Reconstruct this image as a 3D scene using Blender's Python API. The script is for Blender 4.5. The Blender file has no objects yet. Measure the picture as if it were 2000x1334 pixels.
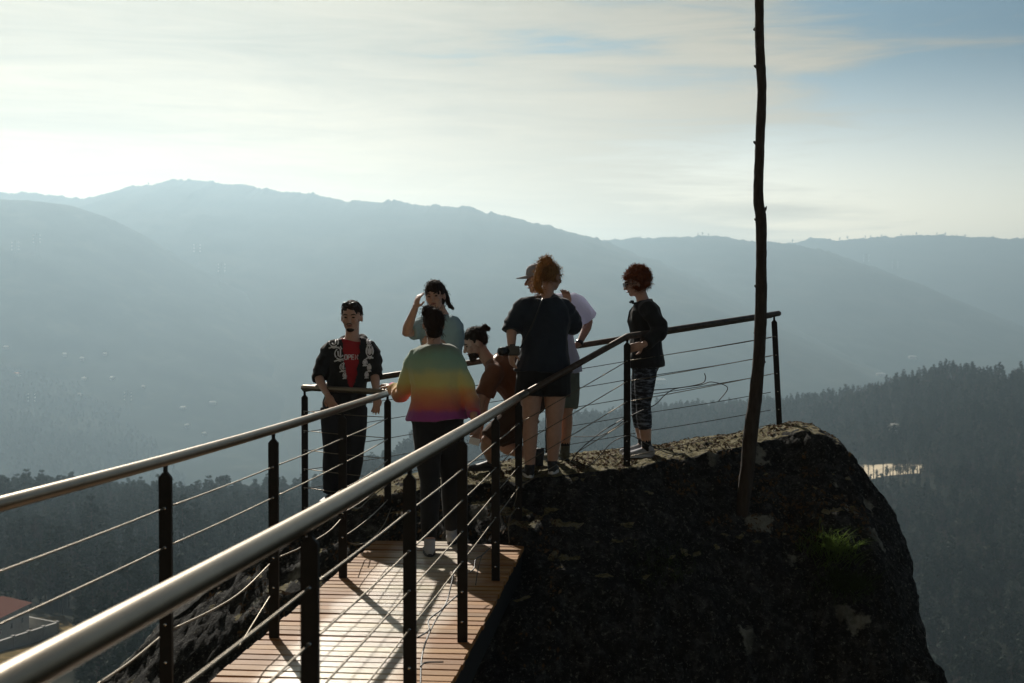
import bpy, bmesh, math, random
import numpy as np
from mathutils import Vector, Matrix, noise
from mathutils.bvhtree import BVHTree
random.seed(7)
PI = math.pi
C = bpy.context.scene
COL = C.collection
# ------------------------------------------------------------------ camera numbers
F = 2000 * 50 / 36.0            # focal length in photo pixels
EYE = 1.77
PITCH = math.atan((667 - 603) / F)
def P(px, py, Y):
    """photo pixel -> world point at distance Y in front of the camera"""
    f = Vector((0, math.cos(PITCH), -math.sin(PITCH))); u = Vector((0, math.sin(PITCH), math.cos(PITCH)))
    r = f + u * ((667 - py) / F) + Vector((1, 0, 0)) * ((px - 1000) / F)
    return Vector((0, 0, EYE)) + r * (Y / r.y)
def V(*a): return Vector(a)
def lerp(a, b, t): return a + (b - a) * t
def interp(x, tab):
    if x <= tab[0][0]: return tab[0][1]
    for (a, fa), (b, fb) in zip(tab, tab[1:]):
        if x <= b: return fa + (fb - fa) * (x - a) / (b - a)
    return tab[-1][1]
def fbm(v, o=4): return noise.fractal(v, 1.0, 2.0, o)
# ------------------------------------------------------------------ materials
MATS = {}
def pbr(name, c1, c2=None, scale=8, rough=.7, metal=0, bump=0, bscale=30, trans=0, sheen=0, stretch=(1, 1, 1), spec=.5, detail=6, lo=.35, hi=.65):
    m = bpy.data.materials.new(name); m.use_nodes = True; nt = m.node_tree; N = nt.nodes; L = nt.links
    b = N['Principled BSDF']; b.inputs['Roughness'].default_value = rough; b.inputs['Metallic'].default_value = metal
    b.inputs['Specular IOR Level'].default_value = spec
    b.inputs['Base Color'].default_value = (*c1, 1)
    if sheen: b.inputs['Sheen Weight'].default_value = sheen; b.inputs['Sheen Roughness'].default_value = .5
    tc = N.new('ShaderNodeTexCoord'); mp = N.new('ShaderNodeMapping'); mp.inputs['Scale'].default_value = stretch
    L.new(tc.outputs['Object'], mp.inputs['Vector'])
    if c2 is not None:
        n = N.new('ShaderNodeTexNoise'); n.inputs['Scale'].default_value = scale; n.inputs['Detail'].default_value = detail
        n.inputs['Roughness'].default_value = .65
        r = N.new('ShaderNodeValToRGB'); r.color_ramp.elements[0].position = lo; r.color_ramp.elements[1].position = hi
        r.color_ramp.elements[0].color = (*c1, 1); r.color_ramp.elements[1].color = (*c2, 1)
        L.new(mp.outputs[0], n.inputs['Vector']); L.new(n.outputs['Fac'], r.inputs[0]); L.new(r.outputs[0], b.inputs['Base Color'])
        m['ramp'] = r.name
    if bump:
        n2 = N.new('ShaderNodeTexNoise'); n2.inputs['Scale'].default_value = bscale; n2.inputs['Detail'].default_value = 5
        bp = N.new('ShaderNodeBump'); bp.inputs['Strength'].default_value = 1; bp.inputs['Distance'].default_value = bump
        L.new(mp.outputs[0], n2.inputs['Vector']); L.new(n2.outputs['Fac'], bp.inputs['Height']); L.new(bp.outputs[0], b.inputs['Normal'])
    if trans:
        t = N.new('ShaderNodeBsdfTranslucent'); mx = N.new('ShaderNodeMixShader'); mx.inputs[0].default_value = trans
        if c2 is not None: L.new(N[m['ramp']].outputs[0], t.inputs[0])
        else: t.inputs[0].default_value = (*c1, 1)
        L.new(b.outputs[0], mx.inputs[1]); L.new(t.outputs[0], mx.inputs[2]); L.new(mx.outputs[0], N['Material Output'].inputs['Surface'])
    MATS[name] = m
    return m
# ------------------------------------------------------------------ object helpers
def tag(o, label=None, cat=None, group=None, kind=None):
    if label: o['label'] = label
    if cat: o['category'] = cat
    if group: o['group'] = group
    if kind: o['kind'] = kind
    return o
def empty(name, loc, label, cat, group=None, rz=0):
    o = bpy.data.objects.new(name, None); COL.objects.link(o); o.location = loc; o.rotation_euler = (0, 0, rz)
    o.empty_display_size = .1
    return tag(o, label, cat, group)
def link(name, me, mat, parent=None, smooth=True):
    """mesh in world coordinates; child keeps world position under its parent"""
    if smooth:
        for p in me.polygons: p.use_smooth = True
    o = bpy.data.objects.new(name, me); COL.objects.link(o)
    if mat is not None and not len(me.materials): me.materials.append(mat)
    if parent is not None:
        o.parent = parent
        M = Matrix.Identity(4); q = parent; chain = []
        while q is not None: chain.append(q); q = q.parent
        for q in reversed(chain): M = M @ Matrix.LocRotScale(q.location, q.rotation_euler, q.scale)
        me.transform(M.inverted())
    else:
        c = sum((v.co for v in me.vertices), Vector()) / max(1, len(me.vertices)) if len(me.vertices) < 200000 else Vector()
        c.z = min(v.co.z for v in me.vertices) if len(me.vertices) < 200000 else 0
        me.transform(Matrix.Translation(-c)); o.location = c
    return o
def bmobj(name, bm, mat, parent=None, smooth=True):
    me = bpy.data.meshes.new(name); bmesh.ops.recalc_face_normals(bm, faces=bm.faces); bm.to_mesh(me); bm.free()
    return link(name, me, mat, parent, smooth)
def pydata(name, vs, fs, mat, parent=None, smooth=True):
    me = bpy.data.meshes.new(name); me.from_pydata(vs, [], fs); me.update()
    return link(name, me, mat, parent, smooth)
def ring(bm, c, u, v, a, b, n): return [bm.verts.new(c + u * (a * math.cos(2 * PI * i / n)) + v * (b * math.sin(2 * PI * i / n))) for i in range(n)]
def bridge(bm, r0, r1):
    n = len(r0)
    for i in range(n): bm.faces.new((r0[i], r0[(i + 1) % n], r1[(i + 1) % n], r1[i]))
def loft(bm, st, n=16):
    """st: list of (centre, u, a, v, b)"""
    rs = [ring(bm, c, u, v, a, b, n) for c, u, a, v, b in st]
    for a, b in zip(rs, rs[1:]): bridge(bm, a, b)
    bm.faces.new(rs[0]); bm.faces.new(list(reversed(rs[-1])))
def frame(d, ref=None):
    d = d.normalized()
    r = ref if ref is not None else (V(0, 0, 1) if abs(d.z) < .9 else V(1, 0, 0))
    u = r.cross(d).normalized(); return u, d.cross(u).normalized()
def tube(bm, pts, rads, n=12, cap=True, ref=None, rnd=False):
    pts = [Vector(p) for p in pts]
    if not isinstance(rads, (list, tuple)): rads = [rads] * len(pts)
    if rnd:
        d0 = (pts[0] - pts[1]).normalized(); d1 = (pts[-1] - pts[-2]).normalized()
        r0, r1 = rads[0], rads[-1]
        pts = [pts[0] + d0 * r0 * .9, pts[0] + d0 * r0 * .6] + pts + [pts[-1] + d1 * r1 * .6, pts[-1] + d1 * r1 * .9]
        rads = [r0 * .35, r0 * .78] + list(rads) + [r1 * .78, r1 * .35]
    rs = []; pu = None
    for i, p in enumerate(pts):
        d = (pts[min(i + 1, len(pts) - 1)] - pts[max(i - 1, 0)])
        if pu is None: u, v = frame(d, ref)
        else:
            d.normalize(); u = (pu - d * pu.dot(d)).normalized(); v = d.cross(u)
        pu = u; rs.append(ring(bm, p, u, v, rads[i], rads[i], n))
    for a, b in zip(rs, rs[1:]): bridge(bm, a, b)
    if cap: bm.faces.new(rs[0]); bm.faces.new(list(reversed(rs[-1])))
def ell(bm, c, ax, r, seg=16, rings=10):
    """ellipsoid, ax = (u,v,w) unit axes"""
    m = Matrix((ax[0] * r[0], ax[1] * r[1], ax[2] * r[2])).transposed().to_4x4(); m.translation = c
    bmesh.ops.create_uvsphere(bm, u_segments=seg, v_segments=rings, radius=1, matrix=m)
def box(bm, c, s, R=None, bev=0):
    m = (R.to_4x4() if R is not None else Matrix.Identity(4)); m = Matrix.Translation(c) @ m @ Matrix.Diagonal((*s, 1))
    g = bmesh.ops.create_cube(bm, size=1, matrix=m)
    if bev: bmesh.ops.bevel(bm, geom=list({e for v in g['verts'] for e in v.link_edges}), offset=bev, segments=1, affect='EDGES')
def smooth_pts(pts, k=6):
    """Catmull-Rom"""
    pts = [Vector(p) for p in pts]; q = [pts[0] * 2 - pts[1]] + pts + [pts[-1] * 2 - pts[-2]]; out = []
    for i in range(1, len(q) - 2):
        a, b, c, d = q[i - 1:i + 3]
        for j in range(k):
            t = j / k
            out.append(.5 * ((2 * b) + (c - a) * t + (2 * a - 5 * b + 4 * c - d) * t * t + (3 * b - a - 3 * c + d) * t ** 3))
    out.append(pts[-1]); return out
def remesh(bm, vox, sm=4, fac=.5, disp=None):
    bmesh.ops.recalc_face_normals(bm, faces=bm.faces)
    me = bpy.data.meshes.new('t'); bm.to_mesh(me); bm.free()
    o = bpy.data.objects.new('t', me); COL.objects.link(o)
    r = o.modifiers.new('r', 'REMESH'); r.mode = 'VOXEL'; r.voxel_size = vox
    if sm: s = o.modifiers.new('s', 'SMOOTH'); s.factor = fac; s.iterations = sm
    dg = bpy.context.evaluated_depsgraph_get(); out = bpy.data.meshes.new_from_object(o.evaluated_get(dg))
    bpy.data.objects.remove(o); bpy.data.meshes.remove(me)
    if disp:
        amp, fr, st = disp
        ns = [v.normal.copy() for v in out.vertices]
        for v, nn in zip(out.vertices, ns):
            c = v.co; q = Vector((c.x * fr * st[0], c.y * fr * st[1], c.z * fr * st[2]))
            v.co = c + nn * amp * (noise.noise(q) + .5 * noise.noise(q * 2.3 + V(5, 1, 2)))
    return out

# ================================================================== MATERIAL SET
pbr('steel', (.15, .115, .08), (.22, .175, .125), 3, rough=.36, metal=1, bump=.0006, bscale=300)
pbr('rusty_steel', (.06, .045, .035), (.11, .08, .06), 20, rough=.5, metal=.6, bump=.001, bscale=120)
pbr('dark_steel', (.008, .008, .008), (.014, .012, .011), 30, rough=.6, metal=0, spec=.2, bump=.0006, bscale=200)
pbr('cable', (.13, .105, .075), (.20, .17, .12), 30, rough=.4, metal=.9)
pbr('black_wire', (.015, .014, .013), rough=.5)
pbr('bolt', (.6, .6, .58), rough=.25, metal=1)
pbr('skin', (.44, .26, .19), (.50, .30, .225), 25, rough=.5, sheen=.25, bump=.001, bscale=150)
pbr('skin_tan', (.37, .20, .135), (.42, .24, .165), 25, rough=.5, sheen=.25, bump=.001, bscale=150)
pbr('lip', (.22, .07, .06), rough=.5)
pbr('eye', (.02, .015, .012), rough=.2)
pbr('teeth', (.6, .58, .52), rough=.3)
pbr('hair_dark', (.018, .010, .007), (.035, .02, .012), 60, rough=.75, spec=.2, bump=.004, bscale=90, stretch=(1, 1, .2), trans=.12)
pbr('hair_brown', (.26, .14, .05), (.55, .33, .13), 60, rough=.65, spec=.3, bump=.004, bscale=90, stretch=(1, 1, .2), trans=.5)
pbr('hair_red', (.15, .042, .016), (.36, .11, .035), 60, rough=.7, spec=.3, bump=.006, bscale=80, trans=.5)
pbr('navy_cloth', (.008, .013, .024), (.012, .019, .033), 12, rough=.95, bump=.004, bscale=14, sheen=.15)
pbr('black_cloth', (.006, .006, .007), (.010, .010, .012), 12, rough=.95, bump=.004, bscale=14, sheen=.1)
pbr('dark_jeans', (.008, .009, .013), (.013, .015, .022), 12, rough=.9, bump=.004, bscale=12)
pbr('rust_cloth', (.13, .045, .018), (.16, .06, .026), 12, rough=.95, bump=.004, bscale=14, sheen=.1)
pbr('brown_cloth', (.045, .022, .012), (.06, .03, .016), 12, rough=.95, bump=.004, bscale=14)
pbr('red_cloth', (.30, .008, .014), (.36, .012, .02), 12, rough=.9, bump=.003, bscale=14)
pbr('white_cloth', (.72, .76, .95), (.78, .82, .97), 6, rough=.9, bump=.004, bscale=10, trans=.6)
pbr('paleblue_cloth', (.32, .48, .55), (.36, .52, .58), 6, rough=.9, bump=.004, bscale=10, trans=.2)
pbr('olive_cloth', (.10, .12, .10), (.14, .16, .13), 10, rough=.95, bump=.003, bscale=12)
pbr('shoe_grey', (.30, .31, .34), (.38, .39, .42), 25, rough=.8, bump=.002, bscale=120)
pbr('shoe_black', (.012, .012, .014), rough=.6)
pbr('shoe_olive', (.07, .07, .05), (.10, .10, .07), 30, rough=.8)
pbr('sole_white', (.6, .6, .6), rough=.6)
pbr('pink_cloth', (.55, .10, .25), rough=.9)
pbr('white_sock', (.6, .6, .6), rough=.9)
pbr('cap_cloth', (.25, .25, .28), (.3, .3, .33), 30, rough=.9)
pbr('plastic_black', (.01, .01, .01), rough=.3)
pbr('print_white', (.8, .8, .84), rough=.8)
pbr('bark', (.028, .020, .015), (.055, .042, .032), 30, rough=.95, bump=.02, bscale=25, stretch=(1, 1, .25))
pbr('tree_trunk', (.05, .035, .025), (.07, .05, .035), 3, rough=.95)
pbr('pine_leaf', (.009, .020, .009), (.020, .038, .016), .25, rough=.8, trans=.08, spec=.2)
pbr('broad_leaf', (.018, .027, .011), (.042, .046, .018), .3, rough=.8, trans=.1, spec=.2)
pbr('bare_twig', (.045, .035, .028), (.075, .058, .045), .4, rough=.9, spec=.2)
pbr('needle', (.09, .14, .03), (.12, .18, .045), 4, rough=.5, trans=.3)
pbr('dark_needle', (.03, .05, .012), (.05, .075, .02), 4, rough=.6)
pbr('house_wall', (.34, .33, .31), (.42, .41, .38), 1.5, rough=.9)
pbr('pale_roof', (.6, .56, .48), rough=.8)
pbr('orange_roof', (.55, .22, .08), rough=.8)
pbr('roof_tile', (.10, .032, .02), (.15, .05, .03), 6, rough=.95, spec=.05, bump=.03, bscale=8)
pbr('window_glass', (.02, .025, .03), rough=.1)
pbr('tower_steel', (.12, .13, .13), rough=.6, metal=.5)
pbr('insulator', (.8, .85, .85), rough=.1)
pbr('leaf_litter', (.06, .035, .018), (.14, .09, .045), 5, rough=.95, trans=.1)

def rainbow_mat():
    m = pbr('rainbow_knit', (.3, .3, .3), rough=.95, bump=.006, bscale=22, sheen=.3); nt = m.node_tree; N = nt.nodes; L = nt.links
    tc = N.new('ShaderNodeTexCoord'); sp = N.new('ShaderNodeSeparateXYZ'); L.new(tc.outputs['Object'], sp.inputs[0])
    nz = N.new('ShaderNodeTexNoise'); nz.inputs['Scale'].default_value = 9; nz.inputs['Detail'].default_value = 4
    L.new(tc.outputs['Object'], nz.inputs['Vector'])
    a = N.new('ShaderNodeMath'); a.operation = 'MULTIPLY_ADD'; a.inputs[1].default_value = .08; L.new(nz.outputs['Fac'], a.inputs[0]); L.new(sp.outputs[2], a.inputs[2])
    mr = N.new('ShaderNodeMapRange'); mr.inputs['From Min'].default_value = .985 + .03; mr.inputs['From Max'].default_value = 1.53 + .03
    L.new(a.outputs[0], mr.inputs['Value'])
    r = N.new('ShaderNodeValToRGB'); cr = r.color_ramp
    cols = [(0, (.30, .06, .27)), (.06, (.32, .07, .26)), (.12, (.55, .13, .12)), (.24, (.64, .24, .11)), (.35, (.66, .36, .13)),
            (.44, (.60, .56, .20)), (.58, (.54, .56, .25)), (.68, (.30, .44, .30)), (.82, (.22, .38, .28)), (.93, (.18, .23, .165)), (1, (.14, .15, .11))]
    cr.elements[0].position, cr.elements[0].color = cols[0][0], (*cols[0][1], 1)
    cr.elements[1].position, cr.elements[1].color = cols[-1][0], (*cols[-1][1], 1)
    for p, c in cols[1:-1]:
        e = cr.elements.new(p); e.color = (*c, 1)
    L.new(mr.outputs[0], r.inputs[0]); L.new(r.outputs[0], N['Principled BSDF'].inputs['Base Color'])
    return m
rainbow_mat()
def camo_mat():
    return pbr('patterned_leggings', (.006, .008, .016), (.22, .26, .34), 14, rough=.8, stretch=(1, 1, 4), lo=.48, hi=.66)
camo_mat()
def wood_mat():
    m = pbr('deck_wood', (.3, .2, .1), rough=.5, spec=.5); nt = m.node_tree; N = nt.nodes; L = nt.links; b = N['Principled BSDF']
    tc = N.new('ShaderNodeTexCoord'); sp = N.new('ShaderNodeSeparateXYZ'); L.new(tc.outputs['Object'], sp.inputs[0])
    # worn middle track in deck coordinates; its pale colour also paints in white glare
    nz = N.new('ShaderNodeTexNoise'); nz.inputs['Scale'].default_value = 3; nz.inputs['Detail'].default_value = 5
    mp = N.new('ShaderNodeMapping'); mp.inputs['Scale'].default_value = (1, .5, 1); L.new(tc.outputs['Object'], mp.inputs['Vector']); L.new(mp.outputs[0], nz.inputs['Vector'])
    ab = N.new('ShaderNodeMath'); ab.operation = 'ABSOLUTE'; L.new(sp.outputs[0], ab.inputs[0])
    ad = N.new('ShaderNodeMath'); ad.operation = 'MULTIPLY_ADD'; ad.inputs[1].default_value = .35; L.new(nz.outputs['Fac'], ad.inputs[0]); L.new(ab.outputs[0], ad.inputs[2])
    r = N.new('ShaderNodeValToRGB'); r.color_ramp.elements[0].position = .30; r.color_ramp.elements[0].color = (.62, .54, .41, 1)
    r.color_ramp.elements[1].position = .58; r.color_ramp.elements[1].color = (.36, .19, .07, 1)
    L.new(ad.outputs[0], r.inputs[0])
    g = N.new('ShaderNodeTexNoise'); g.inputs['Scale'].default_value = 14; g.inputs['Detail'].default_value = 8; g.inputs['Roughness'].default_value = .7
    mp2 = N.new('ShaderNodeMapping'); mp2.inputs['Scale'].default_value = (.6, 9, 1); L.new(tc.outputs['Object'], mp2.inputs['Vector']); L.new(mp2.outputs[0], g.inputs['Vector'])
    mx = N.new('ShaderNodeMix'); mx.data_type = 'RGBA'; mx.blend_type = 'MULTIPLY'; mx.inputs[0].default_value = .8
    r2 = N.new('ShaderNodeValToRGB'); r2.color_ramp.elements[0].position = .3; r2.color_ramp.elements[0].color = (.5, .45, .42, 1); r2.color_ramp.elements[1].position = .7; r2.color_ramp.elements[1].color = (1.15, 1.1, 1.05, 1)
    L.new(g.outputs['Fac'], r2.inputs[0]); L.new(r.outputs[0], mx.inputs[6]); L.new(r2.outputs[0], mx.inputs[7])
    # each board its own tone
    at = N.new('ShaderNodeAttribute'); at.attribute_name = 'tone'
    mx3 = N.new('ShaderNodeMix'); mx3.data_type = 'RGBA'; mx3.blend_type = 'MULTIPLY'; mx3.inputs[0].default_value = 1
    L.new(mx.outputs[2], mx3.inputs[6]); L.new(at.outputs['Color'], mx3.inputs[7])
    L.new(mx3.outputs[2], b.inputs['Base Color'])
    rr = N.new('ShaderNodeMapRange'); rr.inputs['From Min'].default_value = .3; rr.inputs['From Max'].default_value = .62; rr.inputs['To Min'].default_value = .33; rr.inputs['To Max'].default_value = .6; L.new(ad.outputs[0], rr.inputs['Value']); L.new(rr.outputs[0], b.inputs['Roughness'])
    sr_ = N.new('ShaderNodeMapRange'); sr_.inputs['From Min'].default_value = .3; sr_.inputs['From Max'].default_value = .56; sr_.inputs['To Min'].default_value = .9; sr_.inputs['To Max'].default_value = .12; L.new(ad.outputs[0], sr_.inputs['Value']); L.new(sr_.outputs[0], b.inputs['Specular IOR Level'])
    bp = N.new('ShaderNodeBump'); bp.inputs['Strength'].default_value = .6; bp.inputs['Distance'].default_value = .003; L.new(g.outputs['Fac'], bp.inputs['Height']); L.new(bp.outputs[0], b.inputs['Normal'])
    return m
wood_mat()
def rock_mat():
    m = pbr('granite', (.03, .03, .03), rough=.95, spec=.18); nt = m.node_tree; N = nt.nodes; L = nt.links; b = N['Principled BSDF']
    tc = N.new('ShaderNodeTexCoord')
    def nz(s, d=8, r=.65, st=None):
        n = N.new('ShaderNodeTexNoise'); n.inputs['Scale'].default_value = s; n.inputs['Detail'].default_value = d; n.inputs['Roughness'].default_value = r
        if st:
            mp = N.new('ShaderNodeMapping'); mp.inputs['Scale'].default_value = st; L.new(tc.outputs['Object'], mp.inputs['Vector']); L.new(mp.outputs[0], n.inputs['Vector'])
        else: L.new(tc.outputs['Object'], n.inputs['Vector'])
        return n
    def ramp(src, *els):
        r = N.new('ShaderNodeValToRGB'); cr = r.color_ramp
        cr.elements[0].position, cr.elements[0].color = els[0][0], (*els[0][1], 1); cr.elements[1].position, cr.elements[1].color = els[-1][0], (*els[-1][1], 1)
        for p, c in els[1:-1]: cr.elements.new(p).color = (*c, 1)
        L.new(src, r.inputs[0]); return r
    def mix(f, a, c):
        x = N.new('ShaderNodeMix'); x.data_type = 'RGBA'
        L.new(f, x.inputs[0]); L.new(a, x.inputs[6]); L.new(c, x.inputs[7]); return x.outputs[2]
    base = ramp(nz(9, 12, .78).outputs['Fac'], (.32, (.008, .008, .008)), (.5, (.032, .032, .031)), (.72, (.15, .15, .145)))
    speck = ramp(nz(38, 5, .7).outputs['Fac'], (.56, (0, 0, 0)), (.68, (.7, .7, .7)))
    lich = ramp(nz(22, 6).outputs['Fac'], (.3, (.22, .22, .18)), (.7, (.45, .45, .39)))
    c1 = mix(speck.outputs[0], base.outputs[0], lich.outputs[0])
    # rounded lichen patches
    vor = N.new('ShaderNodeTexVoronoi'); vor.inputs['Scale'].default_value = 2.2; vor.inputs['Randomness'].default_value = 1
    wob = nz(5, 4); add = N.new('ShaderNodeVectorMath'); add.operation = 'MULTIPLY_ADD'; add.inputs[1].default_value = (.35, .35, .35)
    L.new(wob.outputs['Color'], add.inputs[0]); L.new(tc.outputs['Object'], add.inputs[2]); L.new(add.outputs[0], vor.inputs['Vector'])
    vm = ramp(vor.outputs['Distance'], (.20, (1, 1, 1)), (.27, (0, 0, 0)))
    gp = N.new('ShaderNodeNewGeometry'); gx = N.new('ShaderNodeSeparateXYZ'); L.new(gp.outputs['Position'], gx.inputs[0])
    gm = N.new('ShaderNodeMapRange'); gm.inputs['From Min'].default_value = 1.9; gm.inputs['From Max'].default_value = 2.9; gm.inputs['To Max'].default_value = .13; L.new(gx.outputs[0], gm.inputs['Value'])
    ga = N.new('ShaderNodeMath'); L.new(gm.outputs[0], ga.inputs[0]); L.new(nz(.7, 3).outputs['Fac'], ga.inputs[1])
    reg = ramp(ga.outputs[0], (.49, (0, 0, 0)), (.56, (1, 1, 1)))
    mm = N.new('ShaderNodeMix'); mm.data_type = 'RGBA'; mm.blend_type = 'MULTIPLY'; mm.inputs[0].default_value = 1
    L.new(vm.outputs[0], mm.inputs[6]); L.new(reg.outputs[0], mm.inputs[7])
    c2 = mix(mm.outputs[2], c1, lich.outputs[0])
    # dry moss, grit and grass on the walked-on upper side
    ge = N.new('ShaderNodeNewGeometry'); sp = N.new('ShaderNodeSeparateXYZ'); L.new(ge.outputs['Normal'], sp.inputs[0])
    ms = N.new('ShaderNodeMath'); ms.operation = 'MULTIPLY_ADD'; ms.inputs[1].default_value = .16; L.new(nz(9).outputs['Fac'], ms.inputs[0]); L.new(sp.outputs[2], ms.inputs[2])
    mk = ramp(ms.outputs[0], (.985, (0, 0, 0)), (1.0, (1, 1, 1)))
    rs_ = N.new('ShaderNodeMath'); rs_.operation = 'MULTIPLY_ADD'; rs_.inputs[1].default_value = 1; rs_.inputs[2].default_value = 0; mk.color_ramp.elements[1].position = 1.0
    moss = ramp(nz(10, 12, .85).outputs['Fac'], (.33, (.025, .022, .018)), (.44, (.10, .09, .06)), (.50, (.26, .22, .09)), (.56, (.36, .33, .24)), (.62, (.06, .055, .045)), (.74, (.42, .40, .34)))
    c3 = mix(mk.outputs[0], c2, moss.outputs[0])
    L.new(c3, b.inputs['Base Color'])
    h1 = nz(18, 10, .75); bp = N.new('ShaderNodeBump'); bp.inputs['Strength'].default_value = 1; bp.inputs['Distance'].default_value = .09
    L.new(h1.outputs['Fac'], bp.inputs['Height']); L.new(bp.outputs[0], b.inputs['Normal'])
    return m
rock_mat()

# ================================================================== CAMERA, SKY, SUN, HAZE
cam = bpy.data.cameras.new('camera'); co = bpy.data.objects.new('camera', cam); COL.objects.link(co)
cam.lens = 50; cam.sensor_width = 36; cam.clip_start = .1; cam.clip_end = 30000
co.location = (0, 0, EYE); co.rotation_euler = (PI / 2 - PITCH, 0, 0); C.camera = co
cam.dof.use_dof = True; cam.dof.focus_distance = 11.2; cam.dof.aperture_fstop = 4.8

SUN_EL, SUN_AZ = math.radians(32), math.radians(18.5)          # azimuth left of straight ahead (+Y)
sdir = V(-math.sin(SUN_AZ) * math.cos(SUN_EL), math.cos(SUN_AZ) * math.cos(SUN_EL), math.sin(SUN_EL))
sl = bpy.data.lights.new('sun', 'SUN'); sl.energy = 5.0; sl.angle = math.radians(.55); sl.color = (1, .93, .82)
so = bpy.data.objects.new('sun', sl); COL.objects.link(so); so.rotation_euler = sdir.to_track_quat('Z', 'Y').to_euler(); so.location = sdir * 50

w = bpy.data.worlds.new('World'); C.world = w; w.use_nodes = True; nt = w.node_tree; N = nt.nodes; L = nt.links
bg = N['Background']
sky = N.new('ShaderNodeTexSky'); sky.sky_type = 'NISHITA'; sky.sun_disc = False; sky.sun_elevation = SUN_EL
sky.sun_rotation = -SUN_AZ; sky.air_density = 1.0; sky.dust_density = 1.6; sky.ozone_density = 2.0; sky.altitude = 300
tc = N.new('ShaderNodeTexCoord')
mp = N.new('ShaderNodeMapping'); mp.inputs['Scale'].default_value = (1.6, 1.6, 13); mp.inputs['Rotation'].default_value = (0, math.radians(-3), 0)
L.new(tc.outputs['Generated'], mp.inputs['Vector'])
n1 = N.new('ShaderNodeTexNoise'); n1.inputs['Scale'].default_value = 1.9; n1.inputs['Detail'].default_value = 7; n1.inputs['Roughness'].default_value = .55; n1.inputs['Distortion'].default_value = .6
L.new(mp.outputs[0], n1.inputs['Vector'])
mp2 = N.new('ShaderNodeMapping'); mp2.inputs['Scale'].default_value = (4, 4, 38); mp2.inputs['Rotation'].default_value = (0, math.radians(-5), 0)
L.new(tc.outputs['Generated'], mp2.inputs['Vector'])
n2 = N.new('ShaderNodeTexNoise'); n2.inputs['Scale'].default_value = 1.4; n2.inputs['Detail'].default_value = 6; n2.inputs['Roughness'].default_value = .6; n2.inputs['Distortion'].default_value = .9
L.new(mp2.outputs[0], n2.inputs['Vector'])
sp = N.new('ShaderNodeSeparateXYZ'); L.new(tc.outputs['Generated'], sp.inputs[0])
def math_(op, a, b, c=None):
    m = N.new('ShaderNodeMath'); m.operation = op
    for i, x in enumerate((a, b, c)):
        if x is None: continue
        if isinstance(x, (int, float)): m.inputs[i].default_value = x
        else: L.new(x, m.inputs[i])
    return m.outputs[0]
# veil: more cirrus toward the west (left) and higher up
veil = math_('MULTIPLY_ADD', sp.outputs[0], -2.3, .56)
veil = math_('MULTIPLY_ADD', sp.outputs[2], .9, veil)
s = math_('ADD', math_('MULTIPLY', n1.outputs['Fac'], 1.5), math_('MULTIPLY', n2.outputs['Fac'], 1.2))
s = math_('ADD', s, veil)
cr = N.new('ShaderNodeMapRange'); cr.interpolation_type = 'SMOOTHSTEP'
cr.inputs['From Min'].default_value = 1.32; cr.inputs['From Max'].default_value = 1.95; cr.inputs['To Max'].default_value = 1.0
L.new(s, cr.inputs['Value'])
hz = N.new('ShaderNodeMapRange'); hz.inputs['From Min'].default_value = .02; hz.inputs['From Max'].default_value = .3; hz.inputs['To Min'].default_value = .8; hz.inputs['To Max'].default_value = 1; L.new(sp.outputs[2], hz.inputs['Value'])
cm = math_('MULTIPLY', cr.outputs[0], hz.outputs[0])
mix = N.new('ShaderNodeMix'); mix.data_type = 'RGBA'; L.new(cm, mix.inputs[0])
tint = N.new('ShaderNodeMix'); tint.data_type = 'RGBA'; tint.blend_type = 'MULTIPLY'; tint.inputs[0].default_value = 1
L.new(sky.outputs[0], tint.inputs[6])
tz = N.new('ShaderNodeMapRange'); tz.interpolation_type = 'SMOOTHSTEP'; tz.inputs['From Min'].default_value = .02; tz.inputs['From Max'].default_value = .19; L.new(sp.outputs[2], tz.inputs['Value'])
tr = N.new('ShaderNodeValToRGB'); tr.color_ramp.elements[0].color = (2.7, 2.2, 1.75, 1); tr.color_ramp.elements[1].color = (.19, .34, .42, 1); L.new(tz.outputs[0], tr.inputs[0]); L.new(tr.outputs[0], tint.inputs[7])
vd = N.new('ShaderNodeVectorMath'); vd.operation = 'DOT_PRODUCT'; L.new(tc.outputs['Generated'], vd.inputs[0]); vd.inputs[1].default_value = tuple(sdir)
glow = math_('POWER', math_('MAXIMUM', vd.outputs['Value'], 0), 6.0)          # thin cloud is brightest round the sun
glow = math_('MULTIPLY_ADD', glow, 20.0, 5.0)
glow = math_('MULTIPLY', glow, math_('MULTIPLY_ADD', sp.outputs[2], -2.9, 1.05))          # thicker, darker cloud higher up
glow = math_('MULTIPLY', glow, math_('ADD', math_('MULTIPLY', n2.outputs['Fac'], .75), math_('MULTIPLY_ADD', n1.outputs['Fac'], .8, .2)))
glow = math_('MAXIMUM', glow, 1.0)
cc = N.new('ShaderNodeVectorMath'); cc.operation = 'SCALE'; cc.inputs[0].default_value = (1.0, .78, .50); L.new(glow, cc.inputs['Scale'])
L.new(tint.outputs[2], mix.inputs[6]); L.new(cc.outputs[0], mix.inputs[7])
L.new(mix.outputs[2], bg.inputs['Color']); bg.inputs['Strength'].default_value = .06
C.view_settings.view_transform = 'Standard'; C.view_settings.look = 'None'; C.view_settings.exposure = .27; C.view_settings.gamma = 1
C.cycles.volume_bounces = 0; C.cycles.max_bounces = 6; C.cycles.transparent_max_bounces = 8; C.cycles.use_denoising = True
C.cycles.caustics_reflective = False; C.cycles.caustics_refractive = False

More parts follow.
